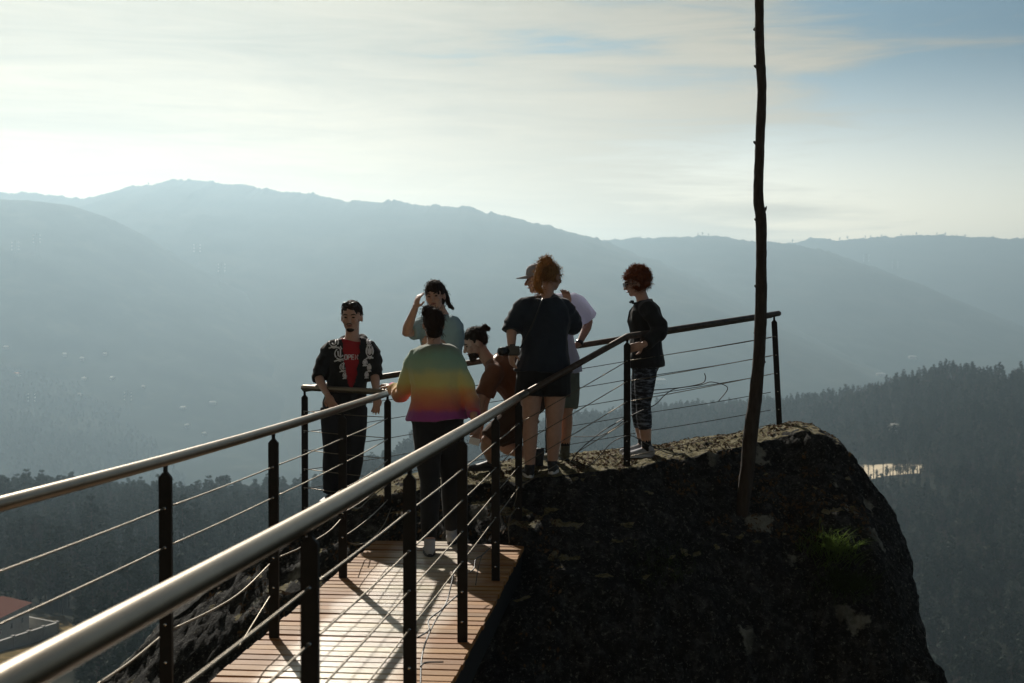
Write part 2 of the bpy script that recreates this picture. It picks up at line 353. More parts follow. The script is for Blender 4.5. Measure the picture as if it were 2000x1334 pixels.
HB = [(-6000, -900, -301), (6000, 7600, 392)]
bm = bmesh.new(); a, b = Vector(HB[0]), Vector(HB[1]); box(bm, (a + b) / 2, b - a)
hm = bpy.data.materials.new('haze'); hm.use_nodes = True; N2 = hm.node_tree.nodes; N2.remove(N2['Principled BSDF'])
pv = N2.new('ShaderNodeVolumePrincipled'); pv.inputs['Density'].default_value = 2.0e-4; pv.inputs['Color'].default_value = (.53, .735, .88, 1); pv.inputs['Anisotropy'].default_value = .62
hm.node_tree.links.new(pv.outputs[0], N2['Material Output'].inputs['Volume'])
try: hm.cycles.homogeneous_volume = True
except Exception: pass
hz_o = bmobj('haze', bm, hm, smooth=False); tag(hz_o, 'pale blue morning haze filling the valley', 'haze', kind='stuff')

# ================================================================== TERRAIN
def terrain_mat(name, c1, c2, c3, s):
    m = pbr(name, c1, c2, s, rough=1, detail=8, spec=.03); N = m.node_tree.nodes; r = N[m['ramp']].color_ramp; r.elements.new(.52).color = (*c3, 1); return m
terrain_mat('scrub_slope', (.012, .022, .014), (.040, .042, .026), (.022, .030, .018), .006)
terrain_mat('forest_floor', (.010, .012, .008), (.030, .028, .016), (.016, .018, .011), .05)
terrain_mat('wooded_slope', (.007, .015, .010), (.034, .040, .022), (.013, .024, .014), .012)
BVHS = []
def grid_obj(name, rows, mat, label=None, cat=None):
    vs = [tuple(v) for r in rows for v in r]; n = len(rows[0]); fs = []
    for j in range(len(rows) - 1):
        for i in range(n - 1): k = j * n + i; fs.append((k, k + 1, k + n + 1, k + n))
    BVHS.append(BVHTree.FromPolygons([Vector(v) for v in vs], fs))
    o = pydata(name, vs, fs, MATS[mat]); tag(o, label, cat, kind='structure'); return o
g = pydata('ground', [(-6000, -900, -300), (6000, -900, -300), (6000, 7600, -300), (-6000, 7600, -300)], [(0, 1, 2, 3)], MATS['scrub_slope'])
tag(g, 'hazy valley floor far below the cliff', 'ground', kind='structure')

def mountain(name, crest, D, foot, amp, seed, label, back=900, rough=1.0, mat='scrub_slope'):
    """crest: silhouette in photo pixels at distance D; front slope runs down to foot=(Y,z)"""
    rows = []; NX = 1000; NJ = 80
    u0, u1 = -.62, .62
    for j in range(NJ + 14):
        row = []
        for i in range(NX + 1):
            u = u0 + (u1 - u0) * i / NX; px = 1000 + F * u
            zc = P(px, interp(px, crest), D).z
            x = u * D
            # skyline roughness: boulders and shrubs
            q = V(x * .012, seed, 0)
            zs = zc; zc += 6 * fbm(q * 1.3, 4) + 5 * max(0, noise.noise(V(x * .17, seed + 5, 0)) - .05) + 9 * max(0, noise.noise(V(x * .04, seed + 9, 0)) - .1) + 12 * max(0, noise.noise(V(x * .08, seed + 3, 0)) - .22); zc = zs + (zc - zs) * rough
            if j <= NJ:
                t = j / NJ                               # 0 foot .. 1 crest
                Y = lerp(foot[0], D, t); 
                prof = t ** 1.15 * .55 + (1 - math.cos(t * PI)) / 2 * .45
                z = lerp(foot[1], zs, prof) + (zc - zs) * t ** 14
                env = math.sin(PI * min(1, t * 1.0)) ** .7
                z += env * amp * .55 * fbm(V(x * .0016 + seed, Y * .0012, seed), 5) + env * 5 * fbm(V(x * .012, Y * .012, seed), 3)
            else:
                t = (j - NJ) / 13; Y = D + back * t; z = lerp(zc, -290, t ** 1.2)
            row.append(V(x, Y, z))
        rows.append(row)
    o = grid_obj(name, rows, mat, label, name); return o
ridge_main = [(-720, 420), (-400, 400), (-100, 383), (0, 377), (60, 377), (110, 383), (165, 388), (200, 381), (235, 371), (250, 365), (300, 360), (345, 352), (415, 354), (440, 362), (475, 362), (500, 368), (560, 376), (620, 380), (680, 393), (760, 393), (830, 402), (915, 404), (960, 418), (1010, 428), (1060, 438), (1110, 451), (1160, 465), (1200, 480), (1290, 512), (1400, 560), (1500, 610), (1650, 690), (1900, 790), (2700, 880)]
ridge_second = [(-720, 560), (900, 520), (1100, 480), (1180, 469), (1270, 465), (1330, 464), (1370, 459), (1420, 465), (1480, 472), (1540, 476), (1600, 487), (1660, 506), (1740, 533), (1850, 585), (2000, 655), (2200, 740), (2700, 860)]
ridge_third = [(-720, 600), (1000, 520), (1400, 478), (1500, 475), (1550, 474), (1580, 466), (1640, 470), (1700, 464), (1760, 461), (1830, 460), (1900, 464), (2000, 467), (2300, 450), (2700, 430)]
spur_left = [(-720, 360), (-300, 372), (-60, 388), (60, 391), (140, 402), (210, 424), (280, 458), (360, 508), (460, 562), (560, 614), (700, 692), (850, 770), (1000, 850), (1200, 950), (2700, 1200)]
knoll_left = [(-720, 520), (-200, 600), (0, 640), (60, 652), (130, 668), (230, 700), (330, 745), (430, 800), (520, 850), (640, 910), (800, 980), (1200, 1100), (2700, 1400)]
mountain('mountain', ridge_main, 3900, (1700, -270), 55, 1.3, 'long hazy mountain with a rocky bumpy summit left of centre')
mountain('mountain', ridge_second, 4700, (2600, -285), 60, 5.1, 'hazy mountain shoulder sloping down behind the bare tree trunk')
mountain('mountain', ridge_third, 5900, (3800, -285), 50, 8.7, 'farthest hazy ridge at the right edge of the skyline', back=1400)
mountain('mountain', spur_left, 2900, (1500, -270), 38, 12.9, 'darker rounded mountain spur at the left edge', rough=.2, mat='wooded_slope')
mountain('hill', knoll_left, 2400, (1300, -262), 26, 17.2, 'lower hillside with scattered village houses at the left', rough=.12, mat='wooded_slope')

# near wooded spur on which the lookout stands
T_CY = [(-600, 600), (0, 650), (600, 720), (750, 900), (1000, 1250), (1400, 1400), (1560, 1300), (1720, 1200), (1850, 1150), (2000, 1100), (2600, 1100)]
T_CP = [(-600, 1010), (0, 990), (230, 992), (600, 990), (680, 950), (750, 920), (850, 880), (1000, 850), (1130, 832), (1250, 812), (1400, 806), (1480, 806), (1560, 795), (1640, 786), (1720, 764), (1790, 748), (1850, 738), (1930, 742), (2000, 741), (2600, 730)]
T_Z0 = [(-600, -52), (0, -52), (600, -64), (1000, -82), (1500, -95), (2000, -98), (2600, -95)]
T_ZM = [(-600, -64), (0, -72), (600, -84), (1000, -118), (1500, -128), (2000, -116), (2600, -110)]
def zground(x, Y):
    px = 1000 + F * x / max(Y, 110); px = max(-600, min(2600, px))
    yc = interp(px, T_CY); zc = P(px, interp(px, T_CP), yc).z
    z0 = interp(px, T_Z0); zm = interp(px, T_ZM)
    if Y < 150: z = interp(Y, [(-150, -30), (-20, -12), (20, -13), (60, -34), (150, z0)])
    else:
        ym = min(450, yc * .62)
        if Y < ym: t = (Y - 150) / (ym - 150); z = lerp(z0, zm, t)
        elif Y < yc:
            t = (Y - ym) / (yc - ym); z = lerp(zm, zc, t ** 1.1)
        else: z = lerp(zc, -300, min(1, ((Y - yc) / 450)) ** 1.3)
    n = fbm(V(x * .012, Y * .009, 3.3), 4)
    a = 5 * min(1, max(0, (Y - 90) / 200)) * (1 if Y < yc else .5)
    return z + n * a
rows = []
Ys = [-150 + 12 * i for i in range(28)] + [190 + 11 * i for i in range(150)]
for Y in Ys:
    rows.append([V(u * (abs(Y) + 130), Y, zground(u * (abs(Y) + 130), Y)) for u in [-.62 + 1.24 * i / 260 for i in range(261)]])
grid_obj('hillside', rows, 'forest_floor', 'dark wooded hillside falling away below the lookout', 'hillside')
def hit(px, py, only=None):
    o = V(0, 0, EYE); d = (P(px, py, 10) - o).normalized(); best = None
    for k, b in enumerate(BVHS):
        if only is not None and k not in only: continue
        h = b.ray_cast(o, d)
        if h[0] is not None and (best is None or h[3] < best[1]): best = (h[0], h[3])
    return best[0] if best else None

# ================================================================== TREES
def leaf_cloud(bm, c, r, n, size, rng):
    for _ in range(n):
        d = Vector((rng.gauss(0, 1), rng.gauss(0, 1), rng.gauss(0, 1))).normalized() * (rng.random() ** .45)
        p = c + Vector((d.x * r[0], d.y * r[1], d.z * r[2]))
        u = Vector((rng.gauss(0, 1), rng.gauss(0, 1), rng.gauss(0, .6))).normalized(); v = u.orthogonal().normalized()
        s = size * rng.uniform(.6, 1.3)
        vs = [bm.verts.new(p + u * s), bm.verts.new(p + v * s * .8), bm.verts.new(p - u * s * .7), bm.verts.new(p - v * s * .8)]
        bm.faces.new(vs)
def tree_meshes(kind, seed):
    rng = random.Random(seed); t = bmesh.new(); c = bmesh.new(); h = 12.0
    bend = rng.uniform(-.5, .5)
    sp_ = [V(0, 0, -1), V(bend * .3, 0, h * .3), V(bend, .1, h * .6), V(bend * 1.1, 0, h * .93)]
    if kind == 'pine':                     # rounded pyramidal pine
        tube(t, sp_, [.22, .18, .12, .03], 6)
        for k in range(14):
            f = k / 13; z = lerp(h * .35, h * .98, f); R = (1 - f) ** .7 * 2.3 + .35
            for q in range(4 if f < .8 else 2):
                a = rng.uniform(0, 2 * PI); rr = R * rng.uniform(.3, .85)
                p = V(bend * f + rr * math.cos(a), rr * math.sin(a), z + rng.uniform(-.4, .4))
                tube(t, [V(bend * f, 0, z - .3), p], [.05, .02], 3)
                leaf_cloud(c, p, (.75, .75, .42), 15, .30, rng)
    elif kind == 'umbrella':               # tall bare stem, flat crown
        tube(t, sp_, [.42, .34, .28, .15], 6)
        for k in range(22):
            a = rng.uniform(0, 2 * PI); rr = rng.uniform(.2, 2.6); z = h * .97 - rr * .35 + rng.uniform(-.9, .3)
            p = V(bend + rr * math.cos(a), rr * math.sin(a), z); tube(t, [V(bend, 0, h * .78), p], [.07, .02], 3)
            leaf_cloud(c, p, (.95, .95, .4), 32, .28, rng)
    elif kind == 'broad':
        tube(t, [V(0, 0, -1), V(0, 0, h * .3), V(.2, 0, h * .7)], [.25, .2, .06], 6)
        for k in range(30):
            d = Vector((rng.gauss(0, 1), rng.gauss(0, 1), rng.gauss(0, 1))).normalized() * rng.uniform(.5, 1)
            p = V(d.x * 2.6, d.y * 2.6, h * .56 + d.z * h * .32); tube(t, [V(0, 0, h * .35), p], [.08, .02], 3)
            leaf_cloud(c, p, (1, 1, .85), 20, .32, rng)
    else:                                  # winter-bare, fine twigs
        tube(t, [V(0, 0, -1), V(0, 0, h * .35), V(.2, .1, h * .75)], [.22, .16, .05], 6)
        for k in range(46):
            z = rng.uniform(h * .25, h * .7); a = rng.uniform(0, 2 * PI); rr = rng.uniform(.8, 2.7)
            q = V(.1, 0, z); e = V(rr * math.cos(a), rr * math.sin(a), z + rng.uniform(.8, 3.4)); tube(t, [q, e], [.06, .02], 3)
            for _ in range(7):
                e2 = e + V(rng.uniform(-.8, .8), rng.uniform(-.8, .8), rng.uniform(0, 1.2)); m_ = (q + e) / 2; u = (e2 - m_).normalized().orthogonal() * .035
                vs = [c.verts.new(x) for x in (m_ - u, m_ + u, e2)]; c.faces.new(vs)
            leaf_cloud(c, e, (.8, .8, .7), 5, .16, rng)
    out = []
    for nm, b in (('trunk', t), ('crown', c)):
        me = bpy.data.meshes.new(nm); b.to_mesh(me); b.free(); out.append(me)
    out[0].materials.append(MATS['tree_trunk']); out[1].materials.append(MATS[{'pine': 'pine_leaf', 'umbrella': 'pine_leaf', 'broad': 'broad_leaf', 'bare': 'bare_twig'}[kind]])
    return out
PROTO = [tree_meshes(k, i) for i, k in enumerate(['pine', 'pine', 'pine', 'broad', 'bare', 'umbrella', 'broad'])]
WTS = [6, 6, 6, 2, 2, 1, 1.5]
KINDN = {0: 'pine_tree', 1: 'pine_tree', 2: 'pine_tree', 3: 'broadleaf_tree', 4: 'bare_tree', 5: 'umbrella_pine', 6: 'broadleaf_tree'}
def add_tree(loc, k, s, label, group, rng):
    r = empty(KINDN[k], loc, label, 'tree', group, rng.uniform(0, 6.28)); r.scale = (s * rng.uniform(.85, 1.15), s, s * rng.uniform(.85, 1.2))
    for nm, me in zip(('trunk', 'crown'), PROTO[k]):
        o = bpy.data.objects.new(nm, me); COL.objects.link(o); o.parent = r
    return r
rng = random.Random(11)
cand = []
def covered(px, py):
    """behind the boulder, deck or people for certain"""
    if 640 < px < 1660 and py > 935: return True
    if px > 1660 and px < interp(py, [(830, 1640), (930, 1690), (1010, 1745), (1140, 1755), (1230, 1795), (1334, 1838)]) - 12: return True
    return False
tries = 0
pts_all = []
cell = {}
def sparse_ok(x, Y, r):
    i, j = int(x // 3), int(Y // 3)
    for a in (-1, 0, 1):
        for b in (-1, 0, 1):
            for (X, Z) in cell.get((i + a, j + b), ()):
                if (X - x) ** 2 + (Z - Y) ** 2 < r * r: return False
    cell.setdefault((i, j), []).append((x, Y)); return True
HOUSE = hit(40, 1262)
YARD = [(-60, 1225), (70, 1208), (125, 1205), (165, 1236), (70, 1305), (-60, 1345)]
def in_poly(x, y, pl):
    c = False
    for (x0, y0), (x1, y1) in zip(pl, pl[1:] + pl[:1]):
        if (y0 > y) != (y1 > y) and x < (x1 - x0) * (y - y0) / (y1 - y0) + x0: c = not c
    return c
CLEAR = [(1676, 909), (1740, 908), (1800, 909), (1812, 918), (1800, 926), (1750, 930), (1706, 937), (1676, 937)]
while len(pts_all) < 19000 and tries < 200000:
    tries += 1
    Y = math.sqrt(rng.uniform(95 ** 2, 1450 ** 2)); px = rng.uniform(-260, 2260)
    if px > 1000 and Y < 260 and rng.random() < .3: continue
    x = (px - 1000) / F * Y; yc = interp(px, T_CY)
    if Y > yc * 1.06: continue
    z = zground(x, Y); py = 603 + F * (EYE - z) / Y
    if py > 1700: continue
    if in_poly(px, py, YARD): continue
    if px < 150 and 1212 < py < 1520: continue
    if px < 640 and in_poly(px, py, [(215, 1085), (330, 1085), (330, 1125), (215, 1125)]): continue
    if in_poly(px, py, CLEAR): continue
    if 1660 < px < 1835 and 936 < py < 975 : continue
    if not sparse_ok(x, Y, 2.6 if Y < 700 else 3.6): continue
    clump = noise.noise(V(x * .012, Y * .012, 7))
    k = rng.choices(range(7), [a * (1 + (2.2 * clump if i < 3 else -1.6 * clump)) if 1 + (2.2 * clump if i < 3 else -1.6 * clump) > .1 else .1 for i, a in enumerate(WTS)])[0]
    s = rng.uniform(.45, 1.3) * (1.0 if k < 3 else .85)
    if rng.random() < .06: s *= 1.25
    if k == 5 and px > 640: k = 0
    pts_all.append((x, Y, z, k, s, px, py))
vis = [p for p in pts_all if 0 < p[5] < 2000 and p[6] < 1400 and not covered(p[5], p[6] - 12000 / p[1])]
vis.sort(key=lambda p: -p[4] / p[1])
ind = set(); nL = nR = 0
for p in vis:
    if p[5] < 640 and nL < 130: ind.add(p); nL += 1
    elif p[5] > 1690 and nR < 110: ind.add(p); nR += 1
for p in ind:
    k = p[3]
    kn = {0: 'dark conical pine', 1: 'dark conical pine', 2: 'dark conical pine', 3: 'round leafy tree', 4: 'bare greyish winter tree', 5: 'flat-topped pine on a tall stem', 6: 'round leafy tree'}[k]
    where, grp = ('in the wood below the left handrail', 'trees in the wood below the left handrail') if p[5] < 1000 else ('on the wooded slope right of the boulder', 'trees on the slope right of the boulder')
    add_tree(V(p[0], p[1], p[2]), k, p[4], f'{kn} {where}', grp, rng)
# two distinctive skyline trees above the left wood
for px, pt, k, s, lab in ((405, 930, 2, 1.05, 'broad pine rising above the wood between the two nearest left posts'), (437, 926, 5, 1.1, 'umbrella-shaped pine rising highest above the wood at the left')):
    pos = hit(px, 992) or V(0, 0, 0); Y = 640; x = (px - 1000) / F * Y; z = zground(x, Y); top = P(px, pt, Y).z
    add_tree(V(x, Y, z), k, (top - z) / 11.9, lab, None, rng)
# the rest of the forest: one object, instances through geometry nodes
rest = [p for p in pts_all if p not in ind]
def far_scatter(n, px0, px1, py0, py1, only, s0, s1, thr):
    k = 0
    for _ in range(n):
        px = rng.uniform(px0, px1); py = rng.uniform(py0, py1); h = hit(px, py)
        if h is None: continue
        h2 = hit(px, py, only)
        if h2 is None or (h - h2).length > 1: continue
        if noise.noise(V(h.x * .006, h.y * .004, 2)) + .5 * noise.noise(V(h.x * .02, h.y * .01, 5)) < thr: continue
        rest.append((h.x, h.y, h.z - 1, rng.choice((0, 1, 2, 3, 3, 6)), rng.uniform(s0, s1), px, py)); k += 1
    return k
far_scatter(9500, -20, 760, 600, 960, [4], .45, .85, -.55)
me = bpy.data.meshes.new('forest'); me.from_pydata([(p[0], p[1], p[2]) for p in rest], [], [])
at = me.attributes.new('size', 'FLOAT', 'POINT'); at.data.foreach_set('value', [p[4] for p in rest])
at = me.attributes.new('kind_index', 'INT', 'POINT'); at.data.foreach_set('value', [p[3] for p in rest])
at = me.attributes.new('turn', 'FLOAT', 'POINT'); at.data.foreach_set('value', [rng.uniform(0, 6.28) for p in rest])
fo = bpy.data.objects.new('forest', me); COL.objects.link(fo); tag(fo, 'dense distant forest covering the slopes below the lookout', 'forest', kind='stuff')
ng = bpy.data.node_groups.new('forest_trees', 'GeometryNodeTree')
ng.interface.new_socket('Geometry', in_out='INPUT', socket_type='NodeSocketGeometry'); ng.interface.new_socket('Geometry', in_out='OUTPUT', socket_type='NodeSocketGeometry')
G = ng.nodes; gi = G.new('NodeGroupInput'); go = G.new('NodeGroupOutput'); iop = G.new('GeometryNodeInstanceOnPoints'); iop.inputs['Pick Instance'].default_value = True
gti = G.new('GeometryNodeJoinGeometry')
protos = []
for i, (mt, mc) in enumerate(PROTO):
    bm = bmesh.new(); bm.from_mesh(mt); nf = len(bm.faces); bm.from_mesh(mc); bm.faces.ensure_lookup_table()
    for f in bm.faces[nf:]: f.material_index = 1
    m2 = bpy.data.meshes.new('forest_tree'); bm.to_mesh(m2); bm.free(); m2.materials.append(mt.materials[0]); m2.materials.append(mc.materials[0])
    protos.append(bpy.data.objects.new('forest_tree', m2))
for po in reversed(protos):
    oi = G.new('GeometryNodeObjectInfo'); oi.inputs['Object'].default_value = po; oi.inputs['As Instance'].default_value = True
    ng.links.new(oi.outputs['Geometry'], gti.inputs[0])
def na(nm, ty):
    n = G.new('GeometryNodeInputNamedAttribute'); n.data_type = ty; n.inputs['Name'].default_value = nm; return n.outputs['Attribute']
ng.links.new(gi.outputs[0], iop.inputs['Points']); ng.links.new(gti.outputs[0], iop.inputs['Instance'])
ng.links.new(na('kind_index', 'INT'), iop.inputs['Instance Index']); ng.links.new(na('size', 'FLOAT'), iop.inputs['Scale'])
cx = G.new('ShaderNodeCombineXYZ'); ng.links.new(na('turn', 'FLOAT'), cx.inputs[2]); ng.links.new(cx.outputs[0], iop.inputs['Rotation'])
ng.links.new(iop.outputs[0], go.inputs[0]); md = fo.modifiers.new('trees', 'NODES'); md.node_group = ng

# small lone trees and shrubs standing on the far skyline
for i, px in enumerate([290, 612, 1250, 1363, 1372, 1384, 1548, 1640, 1655, 1690, 1700, 1722, 1760, 1790, 1830, 1846, 1868, 1885]):
    D = 3900 if px < 1000 else (4700 if px < 1500 else 5900)
    base = P(px, interp(px, ridge_main if px < 1000 else (ridge_second if px < 1500 else ridge_third)), D)
    add_tree(base - V(0, 0, 2), 3, rng.uniform(.9, 1.5) * D / 5200, 'tiny tree silhouetted on the far hazy skyline', 'tiny trees along the far skyline', rng)

# ================================================================== BOULDER
ZT = [(-7, -6.5), (-5.2, -3.6), (-4.2, -2.4), (-3.3, -1.25), (-2.65, -.66), (-2.25, -.36), (-1.9, -.12), (-1.6, .05), (-1.23, .22), (-.9, .30), (-.5, .34), (0, .41), (.5, .45), (1.1, .50), (1.7, .57), (2.2, .64), (2.5, .71), (2.66, .69), (2.84, .58), (3.04, .36), (3.2, .12), (3.32, -.12), (3.365, -.42), (3.38, -.66), (3.47, -.95), (3.6, -1.3), (3.74, -1.7), (4.15, -2.7), (4.9, -5), (6, -9), (6.5, -12)]
def ztop(x): return interp(x, ZT)
def yedge(x): return interp(x, [(-7, 11.0), (-3, 11.0), (-1.5, 11.45), (0, 11.25), (.5, 11.35), (1, 11.45), (2.3, 12.25), (2.9, 12.1), (6, 11.8)])
def yback(x): return interp(x, [(-7, 13.2), (-2.5, 12.6), (-1.7, 12.55), (0, 12.75), (2.4, 13.0), (3, 12.9), (6, 12.6)])
def fwd(x, d):
    """how far the front face comes toward the camera at depth d below its top"""
    left = interp(d, [(0, 0), (.12, .14), (.4, .62), (1.2, 1.6), (3, 2.8), (14, 7)])
    right = interp(d, [(0, 0), (.05, .07), (.2, .22), (.5, .60), (.75, .95), (1.1, 1.25), (1.6, 1.5), (3, 2.0), (14, 5.3)])
    t = max(0, min(1, (x + .25) / .7)); t = t * t * (3 - 2 * t)
    return lerp(left, right, t)
xs = [-7 + .08 * i for i in range(40)]
while xs[-1] < 2.5: xs.append(xs[-1] + .026)
while xs[-1] < 4.2: xs.append(xs[-1] + .013)
while xs[-1] < 6.4: xs.append(xs[-1] + .05)
ds = [0, .01, .025, .045, .07] + [.1 + .028 * i for i in range(75)] + [2.25 + .2 * i for i in range(16)] + [5.5 + i for i in range(9)]
rows = []
for x in xs:
    zt, ye, yb = ztop(x), yedge(x), yback(x); zt = zt; col = []
    for d in reversed(ds): col.append(V(x, ye - fwd(x, d), zt - d - (0.0)))
    for k in range(1, 48):
        t = k / 48; col.append(V(x, lerp(ye, yb, t), zt + .05 * math.sin(PI * min(1, t)) * (1 if zt > -1 else 0)))
    for d in [0, .04, .1, .25, .5, 1, 2, 4, 7, 10]: col.append(V(x, yb + d * .35, zt - d))
    rows.append(col)
nn = len(rows[0]); out = []
for j, col in enumerate(rows):
    for i, p in enumerate(col):
        a = rows[max(0, j - 1)][i]; b = rows[min(len(rows) - 1, j + 1)][i]; c = col[max(0, i - 1)]; d = col[min(nn - 1, i + 1)]
        n = (b - a).cross(d - c); n = n.normalized() if n.length > 1e-9 else V(0, 0, 1)
        if n.z < 0 and len(ds) < i < len(ds) + 47: n = -n
        if i <= len(ds) and n.y > 0: n = -n
        onTop = len(ds) - 2 < i < len(ds) + 48
        big = fbm(p * .9 + V(3, 1, 4), 3) * (.02 if onTop else .10 * min(1, (len(ds) - i) / 25 if i < len(ds) else 1))
        mid = fbm(p * 4.5, 4) * (.022 if onTop else .045); fine = fbm(p * 17, 3) * (.012 if onTop else .02)
        out.append(p + n * (big + mid + fine))
fs = []
for j in range(len(rows) - 1):
    for i in range(nn - 1): k = j * nn + i; fs.append((k, k + nn, k + nn + 1, k + 1))
ROCK_BVH = BVHTree.FromPolygons(out, fs)
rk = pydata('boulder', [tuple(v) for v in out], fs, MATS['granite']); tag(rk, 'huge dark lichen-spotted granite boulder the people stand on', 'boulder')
def rock_z(x, y):
    h = ROCK_BVH.ray_cast(V(x, y, 5), V(0, 0, -1)); return h[0].z if h[0] is not None else ztop(x)
def rock_hit(px, py):
    o = V(0, 0, EYE); h = ROCK_BVH.ray_cast(o, (P(px, py, 10) - o).normalized()); return h[0], h[1]
# ================================================================== BOARDWALK
WANG = math.atan(.0952); WO = V(-1.498, 0, 0)
WM = Matrix.Translation(WO) @ Matrix.Rotation(-WANG, 4, 'Z')
def W(x, y, z): return WM @ V(x, y, z)
bw = empty('boardwalk', WO, 'reddish brown wooden boardwalk with thin cross boards leading to the boulder', 'boardwalk', rz=-WANG)
vs, fs, tones = [], [], []
rb = random.Random(3); y = 10.85; k = 0
while y > -3:
    wd = .094; t = rb.uniform(.72, 1.15); tc_ = (t, t * rb.uniform(.93, 1.03), t * rb.uniform(.88, 1.03), 1)
    x0, x1 = -.575 + rb.uniform(-.006, .006), .575 + rb.uniform(-.006, .006); z = rb.uniform(-.0025, .0025); tw = rb.uniform(-.0025, .0025); b = .004
    sect = [(y - wd + b, z), (y - b, z), (y, z - b), (y, z - .028), (y - wd, z - .028), (y - wd, z - b)]
    i0 = len(vs)
    for xx, dz in ((x0, tw), (x1, -tw)):
        for yy, zz in sect: vs.append(tuple(W(xx, yy, zz + dz)))
    for i in range(6): fs.append((i0 + i, i0 + (i + 1) % 6, i0 + 6 + (i + 1) % 6, i0 + 6 + i))
    fs += [tuple(i0 + i for i in range(5, -1, -1)), tuple(i0 + 6 + i for i in range(6))]
    tones += [tc_] * 8; y -= .110 + rb.uniform(-.0012, .0012)
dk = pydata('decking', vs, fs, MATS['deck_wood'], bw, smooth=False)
ca = dk.data.color_attributes.new('tone', 'FLOAT_COLOR', 'CORNER'); q = []
for p, t in zip(dk.data.polygons, tones): q += list(t) * len(p.vertices)
ca.data.foreach_set('color', q)
R3 = Matrix.Rotation(-WANG, 3, 'Z')
for sx in (-.545, -.18, .18, .545):
    bm = bmesh.new(); box(bm, W(sx, 3.9, -.12), (.05, 13.7, .17), R3); bmobj('beam', bm, MATS['dark_steel'], bw, False)
# ================================================================== RAILINGS
HOLES = [.2, .365, .53, .69, .85, 1.01]
def post(par, top_c, base, dirv, lean=V(0, 0, 0), wide=.053, holes=HOLES, name='post'):
    """flat bar post, face across the walking direction, chamfered head and a short neck under the rail"""
    x = dirv.cross(V(0, 0, 1)).normalized(); y_ = dirv
    zt = top_c - V(0, 0, .050); ax = (zt - base); up = ax.normalized(); bm = bmesh.new(); d = .022; w_ = wide / 2
    prof = [(-w_, 0), (w_, 0), (w_, ax.length - .022), (w_ - .018, ax.length), (-(w_ - .018), ax.length), (-w_, ax.length - .022)]
    fr = [bm.verts.new(base + x * a + up * b - y_ * d / 2) for a, b in prof]; bk = [bm.verts.new(base + x * a + up * b + y_ * d / 2) for a, b in prof]
    bm.faces.new(fr); bm.faces.new(list(reversed(bk)))
    for i in range(6): bm.faces.new((fr[i], bk[i], bk[(i + 1) % 6], fr[(i + 1) % 6]))
    tube(bm, [zt - up * .01, top_c - V(0, 0, .018)], .010, 8)
    o = bmobj(name, bm, MATS['dark_steel'], par, False)
    for h in holes:
        c = top_c - V(0, 0, h); c = base + up * ((c.z - base.z) / max(.1, up.z)) 
        if c.z < base.z + .03: continue
        bm = bmesh.new(); tube(bm, [c - y_ * (d / 2 + .007), c + y_ * (d / 2 + .007)], .0065, 8); bmobj('bolt', bm, MATS['bolt'], o)
    return o
def cable(par, a, b, r=.0035, sag=.0, mat='cable'):
    n = 8; pts = [a.lerp(b, i / n) - V(0, 0, sag * 4 * (i / n) * (1 - i / n)) for i in range(n + 1)]
    bm = bmesh.new(); tube(bm, pts, r, 6); return bmobj('cable', bm, MATS[mat], par)
def rail(par, pts, r, mat, endcap=True):
    bm = bmesh.new(); tube(bm, pts, r, 24, rnd=endcap); return bmobj('handrail', bm, MATS[mat], par)
wd = W(0, 1, 0) - W(0, 0, 0)
# left railing of the boardwalk
lr = empty('cable_railing', W(-.5, 6, 0), 'left steel railing of the boardwalk with round handrail and thin cables', 'railing')
Lc = [P(0, 985, 4.45), P(323, 899, 5.95), P(534, 839, 7.63), P(669, 797, 9.32), P(757, 768, 11.3)]
Lnear = [Lc[0] + (Lc[0] - Lc[1]) * 3.2, Lc[0] + (Lc[0] - Lc[1]) * 1.2]
rail(lr, smooth_pts(Lnear + Lc, 5), .0245, 'steel')
Lposts = [Lc[1] + (Lc[1] - Lc[2]) * 1.0, Lc[1] + (Lc[1] - Lc[2]) * 2.0] + Lc[1:4]
for c in Lposts: post(lr, c, V(c.x, c.y, -.16), wd)
c4 = Lc[4]; z4 = rock_z(c4.x, c4.y); post(lr, c4, V(c4.x, c4.y, z4 - .1), wd)
SEQ = [Lposts[1], Lposts[0]] + Lc[1:]
for a, b, hs in ((SEQ[0], SEQ[1], HOLES[:2]), (SEQ[1], SEQ[2], HOLES[:2]), (SEQ[2], SEQ[3], HOLES[:2]), (SEQ[3], SEQ[4], HOLES[:3]), (SEQ[4], SEQ[5], HOLES[:5])):
    for h in hs: cable(lr, a - V(0, 0, h), b - V(0, 0, h), sag=.004 if h < .5 else .02)
# right railing: boardwalk, then bending right along the boulder edge
rr = empty('cable_railing', W(.5, 6, 0), 'right steel railing running from the near foreground to the far corner of the boulder', 'railing')
Rc = [P(0, 1343, 2.12), P(605, 1014, 4.15), P(800, 903, 5.85), P(903, 843, 7.52), P(968, 804, 9.23), P(1013, 776, 10.85)]
Rb = [P(1225, 657, 11.53), P(1512, 613.5, 12.7)]
rail(rr, smooth_pts([Rc[0] + (Rc[0] - Rc[1]) * 1.0] + Rc, 6) + [Rc[-1].lerp(Rb[0], .06)], .030, 'steel')
rail(rr, [Rc[-1].lerp(Rb[0], .065), Rb[0], Rb[1] + (Rb[1] - Rb[0]).normalized() * .06], .025, 'rusty_steel')
for c in [Rc[1] + (Rc[1] - Rc[2]) * 1.2] + Rc[1:5]: post(rr, c, V(c.x, c.y, -.16), wd)
dv2 = (Rb[0] - Rc[5]).normalized(); dv2.z = 0; dv2.normalize()
post(rr, Rc[5], V(Rc[5].x, Rc[5].y, rock_z(Rc[5].x, Rc[5].y) - .12), wd)
